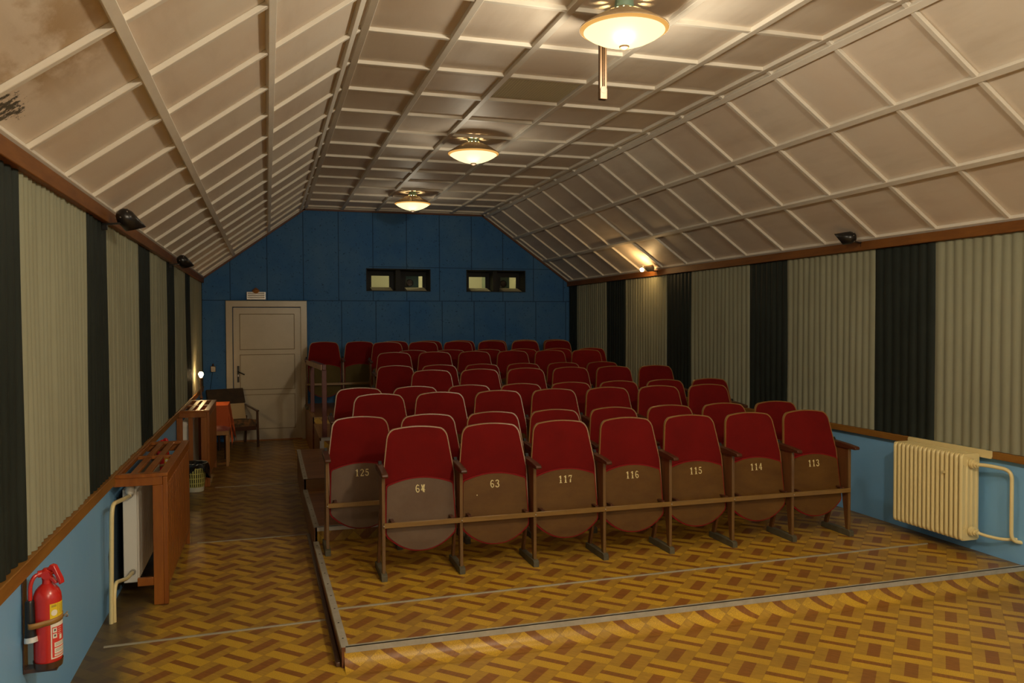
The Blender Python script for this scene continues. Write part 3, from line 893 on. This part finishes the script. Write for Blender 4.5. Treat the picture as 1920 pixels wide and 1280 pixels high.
for s_ in seats:
    num = s_['num']; r, i = s_['row_n'], s_['seat_n']
    if num:
        sc = [c for c in s_.children if c.name.split('.')[0] == 'seat'][0]
        q = number_mesh('6V4' if num == '64' else num, .050, lambda X, Z: seat_y(X, Z), .0, .528)
        q.build('seat_number', 'number', sc, smooth=False)
    if num == '63':
        q = MB(); q.lathe([(0, 0), (.004, 0)], 12); q.xf(Matrix.Translation((-.125, seat_y(0, .485) - .0015, .485)) @ Matrix.Rotation(PI / 2, 4, 'X')); q.build('paint_spot', 'number', sc, smooth=False)
    if i == ROWS[r][2] - 1: stand_parts(s_, PITCH_ / 2)
    del s_['row_n']; del s_['seat_n']; del s_['num']

# ================================================================== ceiling lamps
LZ = ZC - .150
def make_lamp(label):
    t = thing('ceiling_lamp', label, 'lamp', (0, 0, 0), group='ceiling lamps')
    q = MB(); q.lathe([(0, .150), (.050, .150), (.053, .125), (.048, .112), (0, .112)], 28); q.build('canopy', 'mint', t)
    seg = 48
    q = MB(); q.lathe([(.046, .115), (.058, .105), (.072, .097), (.11, .080), (.17, .050), (.226, .014), (.242, .003), (.242, -.004), (.234, -.002), (.222, .012), (.168, .045), (.11, .074), (.07, .090)], seg,
                      skip=lambda i, k: i == 1 and k % 4 in (0,))
    q.build('shade_cap', 'lampcap', t)
    q = MB(); q.lathe([(.238, -.002), (.234, -.009), (.220, -.016)], seg); q.build('glass_rim', 'rimglow', t)
    q = MB(); q.lathe([(.224, -.013), (.195, -.034), (.15, -.058), (.10, -.077), (.05, -.090), (.015, -.094), (0, -.094)], seg); q.build('glass_bowl', 'bowl', t)
    q = MB(); q.lathe([(0, -.112), (.012, -.110), (.026, -.102), (.028, -.094), (.02, -.089), (0, -.089)], 20); q.build('finial', 'finial', t)
    return t


proto_l = None
for k, (y, watts, lab) in enumerate(CEILING_LAMPS):
    if proto_l is None: proto_l = make_lamp(lab); t = proto_l; t.location = (1.87, y, LZ)
    else: t = dup(proto_l, (1.87, y, LZ)); t['label'] = lab
for t in [o for o in COL.objects if o.name.split('.')[0] == 'ceiling_lamp']:
    y = round(t.location.y, 2); watts = [w_ for yy, w_, _ in CEILING_LAMPS if abs(yy - y) < .05][0]
    point_light('lamp_light', (0, 0, -.22), watts, WARM, .11, t)
    point_light('lamp_bulb_light', (0, 0, .045), 12, (1, .72, .34), .02, t)

# hanging metal bar with pulley behind the nearest lamp
t = thing('hanging_bar', 'brown grooved metal bar hanging from the ceiling behind the nearest lamp', 'bar', (1.86, 4.30, 3.02))
q = MB(); q.box(-.021, -.008, -.012, .012, .03, ZC - 3.02); q.box(.008, .021, -.012, .012, .03, ZC - 3.02); q.box(-.021, .021, .004, .012, .03, ZC - 3.02)
q.box(-.002, .002, -.012, .012, .03, ZC - 3.02); q.build('channel', 'brownmetal', t, bevel=.001)
q = MB(); q.box(-.022, .022, -.018, .018, -.005, .045); q.build('end_block', 'brownmetal', t, bevel=.003)
q = MB(); q.tube([(.0, -.019, .048), (.0, .0, .048)], .02, 18); q.build('pulley', 'finial', t)

# ================================================================== wall spotlights
def spotlight(loc, sgn, label, lit=False):
    """black can on the beam, opening towards the back of the room"""
    t = thing('wall_spotlight', label, 'spotlight', loc, group='wall spotlights')
    L_ = .085 if not lit else .06
    q = MB(); r = .052 if not lit else .042
    prof = [(-.055, .012), (-.05, .028), (-.035, .042), (-.01, r), (.0, r), (L_, r)]
    seg = 24; vs = []; fs = []
    for j, (y, rr) in enumerate(prof):
        for k in range(seg):
            a = 2 * PI * k / seg
            yy = y if j < 5 else y + .030 * math.sin(a) + .0
            vs.append((rr * math.cos(a), yy, rr * math.sin(a)))
    for j in range(len(prof) - 1):
        for k in range(seg): fs.append((j * seg + k, j * seg + (k + 1) % seg, (j + 1) * seg + (k + 1) % seg, (j + 1) * seg + k))
    fs.append(tuple(range(seg)))
    q.add(vs, fs)
    RM = Matrix.Rotation(math.radians(-48 * sgn), 4, 'Z') @ Matrix.Rotation(math.radians(-42 if sgn > 0 else -6), 4, 'X')
    q.xf(RM)
    o = q.build('housing', 'lampcap' if lit else 'black', t)
    so = o.modifiers.new('solid', 'SOLIDIFY'); so.thickness = .003
    q = MB(); q.bar((-sgn * .12, -.02, -.045), (0, -.02, -.03), .022, .01); q.bar((-sgn * .11, -.02, -.035), (-sgn * .11, -.02, -.075), .03, .012, up=(0, 1, 0)); q.build('bracket', 'black', t, bevel=.002)
    q = MB(); q.lathe([(0, -.028), (.02, -.02), (.028, 0), (.02, .02), (0, .028)], 16)
    q.xf(RM @ Matrix.Translation((0, .03 if not lit else .105, -.005)))
    q.build('bulb', 'spotbulb' if lit else 'grey', t)
    q = MB()
    for a in (.3, 1.2, 2.1, 2.9, 4.2, 5.3): q.tube([(.04 * math.cos(a), -.032, .04 * math.sin(a)), (.043 * math.cos(a), -.038, .043 * math.sin(a))], .004, 6)
    q.xf(RM)
    q.build('rivet', 'valve', t)
    return t


spotlight((XL + .145, 5.17, 2.355), 1, 'black can spotlight on the left beam, the larger nearer one')
spotlight((XL + .145, 8.44, 2.350), 1, 'small black can spotlight on the left beam toward the back wall')
spotlight((XR - .15, 5.60, 2.43), -1, 'unlit black can spotlight on the right beam')
t = spotlight((XR - .15, 9.25, 2.415), -1, 'glowing brown wall spotlight on the right beam, throwing light on the curtain', True)
RM_lit = Matrix.Rotation(math.radians(48), 4, 'Z')
point_light('spot_light', tuple(RM_lit @ Vector((0, .135, 0))), WALL_SPOT_W, (1, .62, .25), .03, t)

# thin wire pinned along the right beam
pts = []
ys = [3.0, 3.55, 4.0, 4.55, 5.15, 5.8, 6.5, 7.2, 8.0, 8.9]
for i in range(len(ys) - 1):
    for k in range(8):
        f_ = k / 8; pts.append((XR - .04, ys[i] + (ys[i + 1] - ys[i]) * f_, 2.385 - .035 * 4 * f_ * (1 - f_) * (1 if i % 2 else .6)))
q = MB(); q.tube(pts, .003, 6)
o = q.build('wire', 'black'); tag(o, 'thin dark wire sagging along the brown beam above the right curtains', 'wire')
for y in ys:
    q = MB(); q.box(-.006, .002, -.006, .006, -.008, .012); q.build('wire_clip', 'extwhite', o, loc=(XR - .037, y, 2.385))

# ================================================================== right radiator
t = thing('column_radiator', 'cream ribbed column radiator with bent pipes on the right blue wall', 'radiator', (0, 0, 0))
n = 16; ys0, ys1 = 4.385, 5.035
pitch = (ys1 - ys0) / n
xa, xb_ = 4.585, 4.745; za, zb_ = .205, .812
for k in range(n):
    y = ys0 + (k + .5) * pitch; q = MB()
    # flat web with rounded outline and four column bulges
    def rr(x0, x1, z0, z1, r, nn=5):
        out = []
        for cx, cz, a0 in ((x1 - r, z1 - r, 0), (x0 + r, z1 - r, 90), (x0 + r, z0 + r, 180), (x1 - r, z0 + r, 270)):
            for i in range(nn + 1):
                a = math.radians(a0 + 90 * i / nn); out.append((cx + r * math.cos(a), cz + r * math.sin(a)))
        return out
    q.prism(rr(xa + .006, xb_, za, zb_, .02), 'y', y - .009, y + .009)
    q.tube(bez([(xa + .05, y, zb_ - .014), (xa + .0145, y, zb_ - .014), (xa + .0145, y, za + .014), (xa + .05, y, za + .014)], 6, .022), .0145, 14)
    for j in range(1, 4):
        cx = xa + .0175 + j * (xb_ - xa - .035) / 3
        q.tube([(cx, y, za + .02), (cx, y, za + .045), (cx, y, zb_ - .045), (cx, y, zb_ - .02)], [.008, .0165, .0165, .008], 12)
    q.prism(rr(xa + .016, xb_, zb_ - .085, zb_ - .001, .02), 'y', y - .0135, y + .0135)
    q.prism(rr(xa + .016, xb_, za + .001, za + .085, .02), 'y', y - .0135, y + .0135)
    q.build('section', 'cream', t, bevel=.006 if k == 0 else .004)
yn = ys0 - .016
for z in (.745, .275):
    q = MB(); q.tube([(4.665, yn + .01, z), (4.665, yn - .012, z), (4.665, yn - .014, z), (4.665, yn - .03, z)], [.032, .032, .024, .024], 16)
    q.tube([(4.665, yn - .03, z), (4.665, yn - .045, z)], .017, 8); q.build('valve', 'cream', t)
q = MB(); q.tube(bez([(4.665, yn - .03, .745), (4.69, 4.27, .748), (4.745, 4.135, .735), (4.745, 4.135, .262), (XR + .02, 4.10, .250)], 8, .06), .0125, 14); q.build('pipe', 'cream', t)
q = MB(); q.tube(bez([(4.665, yn - .03, .275), (4.70, 4.28, .26), (4.745, 4.19, .255), (XR + .02, 4.13, .270)], 8, .05), .0105, 14); q.build('pipe', 'cream', t)
q = MB()
for y in (ys0 + .15, ys1 - .1):
    q.box(xb_, XR, y - .012, y + .012, .70, .72); q.box(xb_, XR, y - .012, y + .012, .26, .28)
q.build('wall_bracket', 'cream', t)
q = MB(); q.tube([(xa - .004, ys0 + 3.5 * pitch, .66), (xa - .02, ys0 + 3.5 * pitch, .665)], .006, 8); q.box(xa - .022, xa - .016, ys0 + 3.2 * pitch, ys0 + 3.8 * pitch, .672, .678); q.build('air_vent', 'cream', t)

# ================================================================== left radiators and covers
def cover(label, y0, y1, near_center, loc=(0, 0, 0)):
    t = thing('radiator_cover', label, 'radiator cover', loc, group='wooden radiator covers')
    x0, x1 = XL + .006, -.600; zt = .818
    # top frame with slats running along the wall
    q = MB()
    q.box(x0, x0 + .055, y0, y1, zt - .022, zt); q.box(x1 - .05, x1, y0, y1, zt - .022, zt)
    q.box(x0 + .055, x1 - .05, y0, y0 + .05, zt - .022, zt); q.box(x0 + .055, x1 - .05, y1 - .05, y1, zt - .022, zt)
    ym = (y0 + y1) / 2; q.box(x0 + .055, x1 - .05, ym - .02, ym + .02, zt - .022, zt)
    q.build('top_frame', 'coverwood', t, bevel=.003)
    sp = (x1 - .05 - x0 - .055)
    for k in range(2):
        xc = x0 + .055 + sp * (k + 1) / 3
        q = MB(); q.box(xc - .021, xc + .021, y0 + .05, ym - .02, zt - .018, zt - .002); q.box(xc - .021, xc + .021, ym + .02, y1 - .05, zt - .018, zt - .002)
        q.build('top_slat', 'coverwood', t, bevel=.002)
    # near end
    for ye, s_ in ((y0, 1), (y1, -1)):
        ya, yb2 = (ye + .004, ye + .030) if s_ > 0 else (ye - .030, ye - .004)
        q = MB(); q.box(x0 + .02, x1 - .031, ya, yb2, zt - .074, zt - .022); q.build('end_rail', 'coverwood', t, bevel=.003)
        q = MB(); q.box(x1 - .088, x1 - .030, ya, yb2, 0.002, zt - .075); q.build('leg', 'coverwood', t, bevel=.003)
        q = MB(); q.box(x1 - .030, x1 - .004, ya, yb2 + .02 * s_, 0.002, zt - .022); q.build('leg', 'coverwood', t, bevel=.003)
        if near_center:
            q = MB(); q.box(x0, x0 + .06, ya, yb2, .002, zt - .075); q.build('leg', 'coverwood', t, bevel=.003)
            q = MB(); q.box(x0 + .115, x0 + .16, ya + .006, yb2 - .006, .10, zt - .075); q.build('end_slat', 'coverwood', t, bevel=.003)
            q = MB(); q.box(x0 + .06, x1 - .088, ya, yb2, .10, .15); q.build('end_rail', 'coverwood', t, bevel=.003)
        else:
            q = MB(); q.box(x1 - .18, x1 - .088, ya, yb2, .125, .175); q.build('stretcher', 'coverwood', t, bevel=.003)
    # front slats
    q = MB(); q.box(x1 - .026, x1 - .005, y0 + .005, y1 - .005, zt - .075, zt - .022); q.box(x1 - .026, x1 - .006, y0 + .03, y1 - .03, .10, .15)
    q.build('front_rail', 'coverwood', t, bevel=.003)
    n = int((y1 - y0 - .1) / .078)
    for k in range(n):
        y = y0 + .055 + k * (y1 - y0 - .11) / (n - 1)
        q = MB(); q.box(x1 - .022, x1 - .002, y - .033, y + .033, .14, zt - .07); q.build('front_slat', 'coverwood', t, bevel=.002)
    return t


def panel_radiator(label, y0, y1, z0=.10, z1=.692, x0=-.885, x1=-.80):
    t = thing('panel_radiator', label, 'radiator', (0, 0, 0), group='white panel radiators')
    q = MB(); q.box(x0, x1 - .004, y0, y1, z0, z1); q.build('side_panel', 'white', t, bevel=.004)
    q = MB(); n = int((y1 - y0) / .04)
    pr = []
    for k in range(n):
        y = y0 + .02 + k * (y1 - y0 - .04) / n; s_ = (y1 - y0 - .04) / n
        pr += [(x1 - .004, y), (x1 + .006, y + s_ * .2), (x1 + .006, y + s_ * .6), (x1 - .004, y + s_ * .8)]
    pr = [(x1 - .008, y0 + .02)] + pr + [(x1 - .004, y1 - .02), (x1 - .008, y1 - .02)]
    q.prism(pr, 'z', z0 + .02, z1 - .02); q.build('front_panel', 'white', t, angle=20)
    q = MB()
    for k in range(int((y1 - y0) / .03)): q.box(x0 + .012, x1 - .016, y0 + .02 + k * .03, y0 + .03 + k * .03, z1, z1 + .003)
    q.build('top_grille', 'valve', t)
    return t


cover('slatted orange-brown wooden radiator cover nearest the camera, by the left wall', 5.337, 6.78, False)
pr1 = panel_radiator('white panel radiator inside the nearest wooden cover', 5.52, 6.62)
q = MB(); q.tube(bez([(-.885, 5.09, 0), (-.88, 5.09, .30), (-.872, 5.075, .64), (-.868, 5.10, .695), (-.85, 5.30, .675), (-.835, 5.50, .660)], 8, .05), .0125, 14); q.build('pipe', 'cream', pr1)
q = MB(); q.tube(bez([(-.872, 5.11, .0), (-.872, 5.11, .15), (-.87, 5.15, .22), (-.845, 5.40, .165), (-.83, 5.53, .17)], 8, .05), .0115, 14); q.build('pipe', 'cream', pr1)
q = MB(); q.tube([(-.83, 5.50, .17), (-.83, 5.54, .17)], .018, 10); q.tube([(-.835, 5.465, .66), (-.835, 5.53, .66)], .015, 10); q.build('valve', 'valve', pr1)
q = MB(); q.tube([(-.835, 5.475, .665), (-.835, 5.475, .680), (-.835, 5.474, .690), (-.835, 5.472, .722), (-.835, 5.470, .735)], [.012, .026, .028, .026, .014], 16); q.build('thermostat_knob', 'white', pr1)
q = MB(); q.box(-.93, -.80, 5.70, 5.72, .06, .10); q.box(-.93, -.80, 6.4, 6.42, .06, .10); q.build('wall_bracket', 'black', pr1)
cover('wooden radiator cover farther along the left wall, its slatted top brightly lit', 9.06, 10.28, True)
pr2 = panel_radiator('white panel radiator seen through the end of the far wooden cover', 9.15, 10.15)
q = MB(); q.tube([(-.845, 9.15, .66), (-.845, 9.13, .66)], .028, 18); q.tube([(-.845, 9.13, .66), (-.845, 9.128, .66)], .012, 12); q.build('thermostat_knob', 'white', pr2)
q = MB(); q.tube(bez([(-.90, 9.12, .0), (-.90, 9.12, .6), (-.88, 9.14, .66)], 6, .04), .010, 10); q.build('pipe', 'white', pr2)

# ================================================================== fire extinguishers
def extinguisher(label, loc):
    t = thing('fire_extinguisher', label, 'fire extinguisher', loc, group='fire extinguishers')
    R_ = .051
    q = MB(); q.lathe([(0, 0), (.040, .002), (.049, .010), (R_, .022), (R_, .255), (.049, .272), (.042, .29), (.030, .305), (.018, .315), (.016, .335), (0, .335)], 36)
    cyl = q.build('cylinder', 'extred', t)
    # yellow label and white/red label as curved sheets on the camera-facing side
    def patch(a0, a1, z0, z1, m, name, rad=.0006):
        q = MB(); n_ = 12
        q.grid(lambda u, v: ((R_ + rad) * math.cos(math.radians(a0 + (a1 - a0) * u)), (R_ + rad) * math.sin(math.radians(a0 + (a1 - a0) * u)), z0 + (z1 - z0) * v), n_, 1)
        return q.build(name, m, cyl)
    patch(-68, 8, .178, .243, 'extyellow', 'yellow_label')
    patch(-66, 10, .025, .170, 'extwhite', 'white_label')
    patch(-61, 10, .030, .163, 'extlabelred', 'red_label_field', .0009)
    for z0, z1, a0, a1 in ((.150, .166, -61, 8), (.128, .146, -58, -40), (.106, .124, -58, -40), (.096, .114, -28, -14), (.070, .088, -52, 8), (.045, .066, -52, 8), (.034, .042, -52, 8)):
        patch(a0, a1, z0, z1, 'extwhite', 'label_box', .0012)
    for k in range(4): patch(-34, -18, .142 - k * .008, .1435 - k * .008, 'extwhite', 'label_text', .0013)
    for z0 in (.083, .079, .075, .060, .056, .052, .038): patch(-48, 2, z0, z0 + .0012, 'print', 'label_text', .0015)
    for k in range(3): patch(-62, -40, .236 - k * .003, .2372 - k * .003, 'print', 'label_text', .001)
    for k in range(7): patch(-28, 4, .234 - k * .006, .2352 - k * .006, 'print', 'label_text', .001)
    patch(-34, -33, .180, .241, 'print', 'label_text', .001)
    for z0 in (.132, .110): patch(-53, -45, z0 + .002, z0 + .010, 'print', 'pictogram', .0015)
    q = MB(); n_ = 16
    for k in range(n_):
        a = 2 * PI * k / n_; a2 = 2 * PI * (k + 1) / n_
        f2 = lambda aa, rr: ((R_ + .0012) * math.cos(math.radians(-50) + rr * math.cos(aa) / R_), (R_ + .0012) * math.sin(math.radians(-50) + rr * math.cos(aa) / R_), .207 + rr * math.sin(aa))
        q.add([f2(0, 0), f2(a, .012), f2(a2, .012)], [(0, 1, 2)])
    q.build('round_mark', 'extwhite', cyl)
    # valve, handles
    q = MB(); q.lathe([(0, .33), (.018, .33), (.02, .345), (.02, .365), (.012, .375), (0, .378)], 16); q.tube([(-.03, -.01, .355), (.028, .012, .36)], .014, 12)
    q.tube([(0, -.022, .352), (0, -.002, .352)], .016, 14); v = q.build('valve', 'extred', t)
    q = MB(); q.prism([(.005, .372), (.02, .392), (.036, .388), (.062, .335), (.066, .318), (.056, .312), (.05, .33), (.028, .368)], 'y', -.012, .012)
    q.xf(Matrix.Rotation(math.radians(-20), 4, 'Z')); q.build('handle', 'extred', t, bevel=.003)
    q = MB(); q.prism([(.004, .355), (.04, .328), (.046, .318), (.036, .316), (.004, .342)], 'y', -.010, .010); q.xf(Matrix.Rotation(math.radians(-20), 4, 'Z')); q.build('lever', 'extred', t, bevel=.002)
    q = MB(); q.tube(bez([(-.022, -.012, .357), (-.040, -.022, .352), (-.052, -.030, .32), (-.052, -.032, .26)], 8, .02), .0075, 10); q.build('hose', 'extred', t)
    q = MB(); q.tube([(-.053, -.034, .262), (-.053, -.034, .255), (-.052, -.036, .15), (-.048, -.042, .10)], [.014, .017, .0195, .024], 18); q.build('horn', 'black', t)
    q = MB(); q.tube([(-.0495, -.0405, .122), (-.048, -.042, .102)], [.0235, .0252], 18, cap=False); q.build('horn_label', 'grey', t)
    q = MB(); pts_ = []
    for k in range(20):
        a = math.radians(150 + 235 * k / 19); rr = R_ + .003
        x, y = rr * math.cos(a), rr * math.sin(a)
        if 4 <= k <= 10: x -= .020 * math.sin(PI * (k - 4) / 6) * 1.0; y -= .024 * math.sin(PI * (k - 4) / 6)
        pts_.append((x, y, .160 + .022 * (k / 19)))
    vs = []; 
    for p in pts_: vs += [(p[0], p[1], p[2] - .011), (p[0], p[1], p[2] + .011)]
    q.add(vs, [(2 * i, 2 * i + 1, 2 * i + 3, 2 * i + 2) for i in range(19)])
    so = q.build('strap', 'strap', t); mo = so.modifiers.new('s', 'SOLIDIFY'); mo.thickness = .002
    q = MB(); q.tube(bez([(.052, .018, .175), (.066, .012, .185), (.070, .016, .17), (.060, .022, .168)], 5, .01), .0022, 8); q.tube([(.054, .014, .172), (.068, .014, .190)], .003, 8); q.build('buckle', 'valve', t)
    q = MB(); q.box(-.082, -.078, -.026, .026, -.03, .37); q.prism([(-.08, -.028), (.035, -.028), (.035, -.020), (-.08, -.012)], 'y', -.026, .026)
    q.lathe([(0, -.010), (.046, -.008), (.052, .012), (.054, .012), (.050, -.014), (0, -.020)], 24); q.build('bracket', 'darkchair', t)
    return t


e1 = extinguisher('red fire extinguisher strapped to the left blue wall near the camera', (XL + .085, 3.56, .395))
e2 = dup(e1, (XL + .085, 7.22, .395)); e2['label'] = 'partly hidden red fire extinguisher on the left wall behind the nearest radiator cover'

# ================================================================== waste basket
t = thing('waste_basket', 'yellow slatted plastic waste basket with a black bin bag, against the far radiator cover', 'waste basket', (-.735, 8.88, 0))
r0, r1, H = .085, .118, .30
n = 30
for k in range(n):
    a = 2 * PI * k / n; a2 = a + .07
    q = MB(); q.add([((r0 + .004) * math.cos(a - .06), (r0 + .004) * math.sin(a - .06), .05), ((r0 + .004) * math.cos(a + .06), (r0 + .004) * math.sin(a + .06), .05),
                     (r1 * math.cos(a + .06), r1 * math.sin(a + .06), H - .02), (r1 * math.cos(a - .06), r1 * math.sin(a - .06), H - .02)], [(0, 1, 2, 3)])
    o = q.build('rib', 'basket', t)
for z in (.09, .14, .19, .24):
    rr = r0 + (r1 - r0) * z / H
    q = MB(); q.lathe([(rr + .001, z), (rr + .002, z + .007), (rr, z + .007), (rr + .001, z)], 30); q.build('hoop', 'basket', t)
q = MB(); q.lathe([(0, .002), (r0 - .004, .002), (r0, .008), (r0 + .004, .052), (r0 + .001, .052), (r0 - .003, .01), (0, .008)], 30); q.build('base', 'basketbase', t)
q = MB(); q.lathe([(r1 - .002, H - .02), (r1 + .004, H - .015), (r1 + .005, H), (r1, H)], 30); q.build('rim', 'basketbase', t)
rnd = random.Random(3)
def bagf(u, v):
    a = 2 * PI * u; k = v
    if v < .6: z = .30 - .245 * (1 - v / .6); r = r0 - .006 + (r1 - r0) * (z / H) - .004
    else:
        g_ = (v - .6) / .4; r = r1 + .010 * math.sin(PI * min(g_ * 1.2, 1)) + .004; z = .305 - .10 * g_ * (1 + .5 * math.sin(a * 2 + .6))
        if g_ > 0: r += .010 * g_ * math.sin(a * 5)
        if -1.2 < (a - 0.3 if a < PI else a - 2 * PI - .3) < 1.2: r += .025 * g_; z -= .04 * g_
    r += .003 * math.sin(a * 9 + v * 11)
    return (r * math.cos(a), r * math.sin(a), z)
q = MB(); q.grid(bagf, 60, 16); q.build('bin_bag', 'bag', t)

# ================================================================== stool, table, lamp, armchair
t = thing('stool', 'light wooden stool with a dark red pad, in front of the orange cloth table', 'stool', (-.62, 10.47, 0))
for x in (-.135, .135):
    for y in (-.145, .145):
        q = MB(); q.box(x - .016, x + .016, y - .016, y + .016, 0, .44); q.build('leg', 'stoolwood', t, bevel=.003)
q = MB(); q.box(-.155, .155, -.165, .165, .38, .435); q.build('seat_frame', 'stoolwood', t, bevel=.004)
q = MB(); q.grid(lambda u, v: ((u - .5) * .30 * 1.0, (v - .5) * .33, .437 + .035 * (1 - (2 * u - 1) ** 4) * (1 - (2 * v - 1) ** 4)), 12, 12)
q.box(-.158, .158, -.17, .17, .434, .440); q.build('seat_pad', 'redpad', t)

t = thing('side_table', 'small table under an orange cloth, between the far radiator cover and the armchair', 'table', (-.705, 11.12, 0))
for x in (-.18, .17):
    for y in (-.22, .22):
        q = MB(); q.tube([(x, y, 0), (x * .9, y * .9, .66)], [.011, .016], 10); q.build('leg', 'darkchair', t)
q = MB(); q.box(-.205, .205, -.26, .26, .66, .685); q.build('table_top', 'stoolwood', t, bevel=.003)
# cloth
def cloth(u, v):
    # square sheet; parameters beyond the edge hang down
    L_ = .205 + .004; W_ = .26 + .004; drop = .30
    U = (u - .5) * 2 * (L_ + drop); V = (v - .5) * 2 * (W_ + drop)
    ex = max(0, abs(U) - L_); ey = max(0, abs(V) - W_)
    sx, sy = (1 if U > 0 else -1), (1 if V > 0 else -1)
    e = max(ex, ey) if not (ex and ey) else (ex + ey) * .92
    x = max(-L_, min(L_, U)) + sx * min(ex, .3) * .09 + (sx * ey * .12 if ex and ey else 0); y = max(-W_, min(W_, V)) + sy * ey * .07 + (sy * ex * .12 if ex and ey else 0)
    z = .689 - (0 if e < .01 else e - .006)
    if e > .01:
        x += .010 * math.sin(V * 26) * e / drop * (1 if ex else 0); y += .010 * math.sin(U * 26 + 1) * e / drop * (1 if ey else 0)
    x = max(x, XL + .012 + .705)
    return (x, y, z)
q = MB(); q.grid(cloth, 48, 52)
o = q.build('tablecloth', 'orange', loc=(-.705, 11.12, 0), angle=60); tag(o, 'orange tablecloth hanging over the small table left of the door', 'tablecloth')
so = o.modifiers.new('s', 'SOLIDIFY'); so.thickness = .002; so.offset = 1

t = thing('table_lamp', 'bare-bulb table lamp glowing brightly by the left wall', 'lamp', (-.825, 11.0, .694))
q = MB(); q.lathe([(0, 0), (.058, 0), (.06, .008), (.045, .018), (.018, .03), (.012, .05), (.010, .07), (.022, .09), (.012, .12), (.010, .22), (.016, .26), (.012, .30), (0, .30)], 24); q.build('base', 'brownmetal', t)
q = MB(); q.lathe([(0, .30), (.018, .30), (.020, .345), (.014, .35), (0, .35)], 16); q.build('bulb_socket', 'finial', t)
q = MB(); q.lathe([(.012, .35), (.020, .362), (.030, .385), (.030, .400), (.018, .420), (0, .426)], 18); q.build('bulb', 'bulb', t)
point_light('table_lamp_light', (.0, -.0, .392), TABLE_LAMP_W, (1, .56, .22), .032, t)

# armchair turned slightly toward the aisle
t = thing('armchair', 'old wooden-armed armchair with brown patterned seat and beige back, left of the door', 'armchair', (-.50, 12.0, 0), math.radians(20))
for sx in (-1, 1):
    x = sx * .27
    q = MB(); q.bar((x, -.30, 0), (x, -.27, .50), .026, .034, up=(0, 1, 0)); q.build('front_leg', 'darkchair', t, bevel=.003)
    q = MB(); q.bar((x, .24, 0), (x, .20, .40), .026, .034, up=(0, 1, 0)); q.build('rear_leg', 'darkchair', t, bevel=.003)
    q = MB(); q.bar((x, -.30, .505), (x, .26, .56), .040, .020); q.build('armrest', 'darkchair', t, bevel=.005)
    q = MB(); q.bar((x, -.27, .30), (x, .22, .22), .022, .05); q.build('side_rail', 'darkchair', t, bevel=.003)
q = MB(); q.grid(lambda u, v: ((u - .5) * .50, -.28 + .48 * v, .385 - .04 * v + .02 * (1 - (2 * u - 1) ** 6) * (1 - (2 * v - 1) ** 6)), 12, 12)
q.box(-.25, .25, -.28, .20, .28, .345); q.add([(-.25, -.28, .34), (.25, -.28, .34), (.25, -.28, .386), (-.25, -.28, .386)], [(0, 1, 2, 3)]); q.add([(.25, -.28, .34), (.25, .2, .3), (.25, .2, .346), (.25, -.28, .386)], [(0, 1, 2, 3)])
q.add([(-.25, -.28, .34), (-.25, .2, .3), (-.25, .2, .346), (-.25, -.28, .386)], [(0, 1, 2, 3)])
q.build('seat_cushion', 'brocade', t)
q = MB(); q.prism([(.10, .33), (.17, .33), (.27, .60), (.21, .62)], 'x', -.25, .25); q.build('back_cushion', 'beige', t, bevel=.012)
q = MB(); q.prism([(.185, .585), (.265, .57), (.345, .78), (.29, .795)], 'x', -.262, .262); q.build('back_top', 'brocdark', t, bevel=.010)
q = MB(); q.box(-.25, .25, -.285, -.265, .24, .30); q.build('front_rail', 'darkchair', t, bevel=.003)

# ================================================================== handrail
t = thing('handrail', 'dark red painted handrail with a wooden top along the upper platform edge', 'handrail', (0, 0, 0))
q = MB(); q.box(.585, .637, 9.36, 9.41, T4, 1.20); q.build('post', 'railred', t, bevel=.004)
q = MB(); q.box(.548, .600, 11.20, 11.25, T5, 1.16); q.build('post', 'railred', t, bevel=.004)
q = MB(); q.bar((.578, 9.33, 1.232), (.512, 11.42, 1.195), .018, .062); q.build('top_rail', 'railtop', t, bevel=.003)
q = MB(); q.bar((.610, 9.34, 1.232), (.575, 11.3, 1.195), .042, .062); q.build('inner_rail', 'railred', t, bevel=.003)

bpy.context.view_layer.update()
# purge helper originals that were never linked
for k, o in SH.items():
    if not o.users_collection: bpy.data.objects.remove(o)
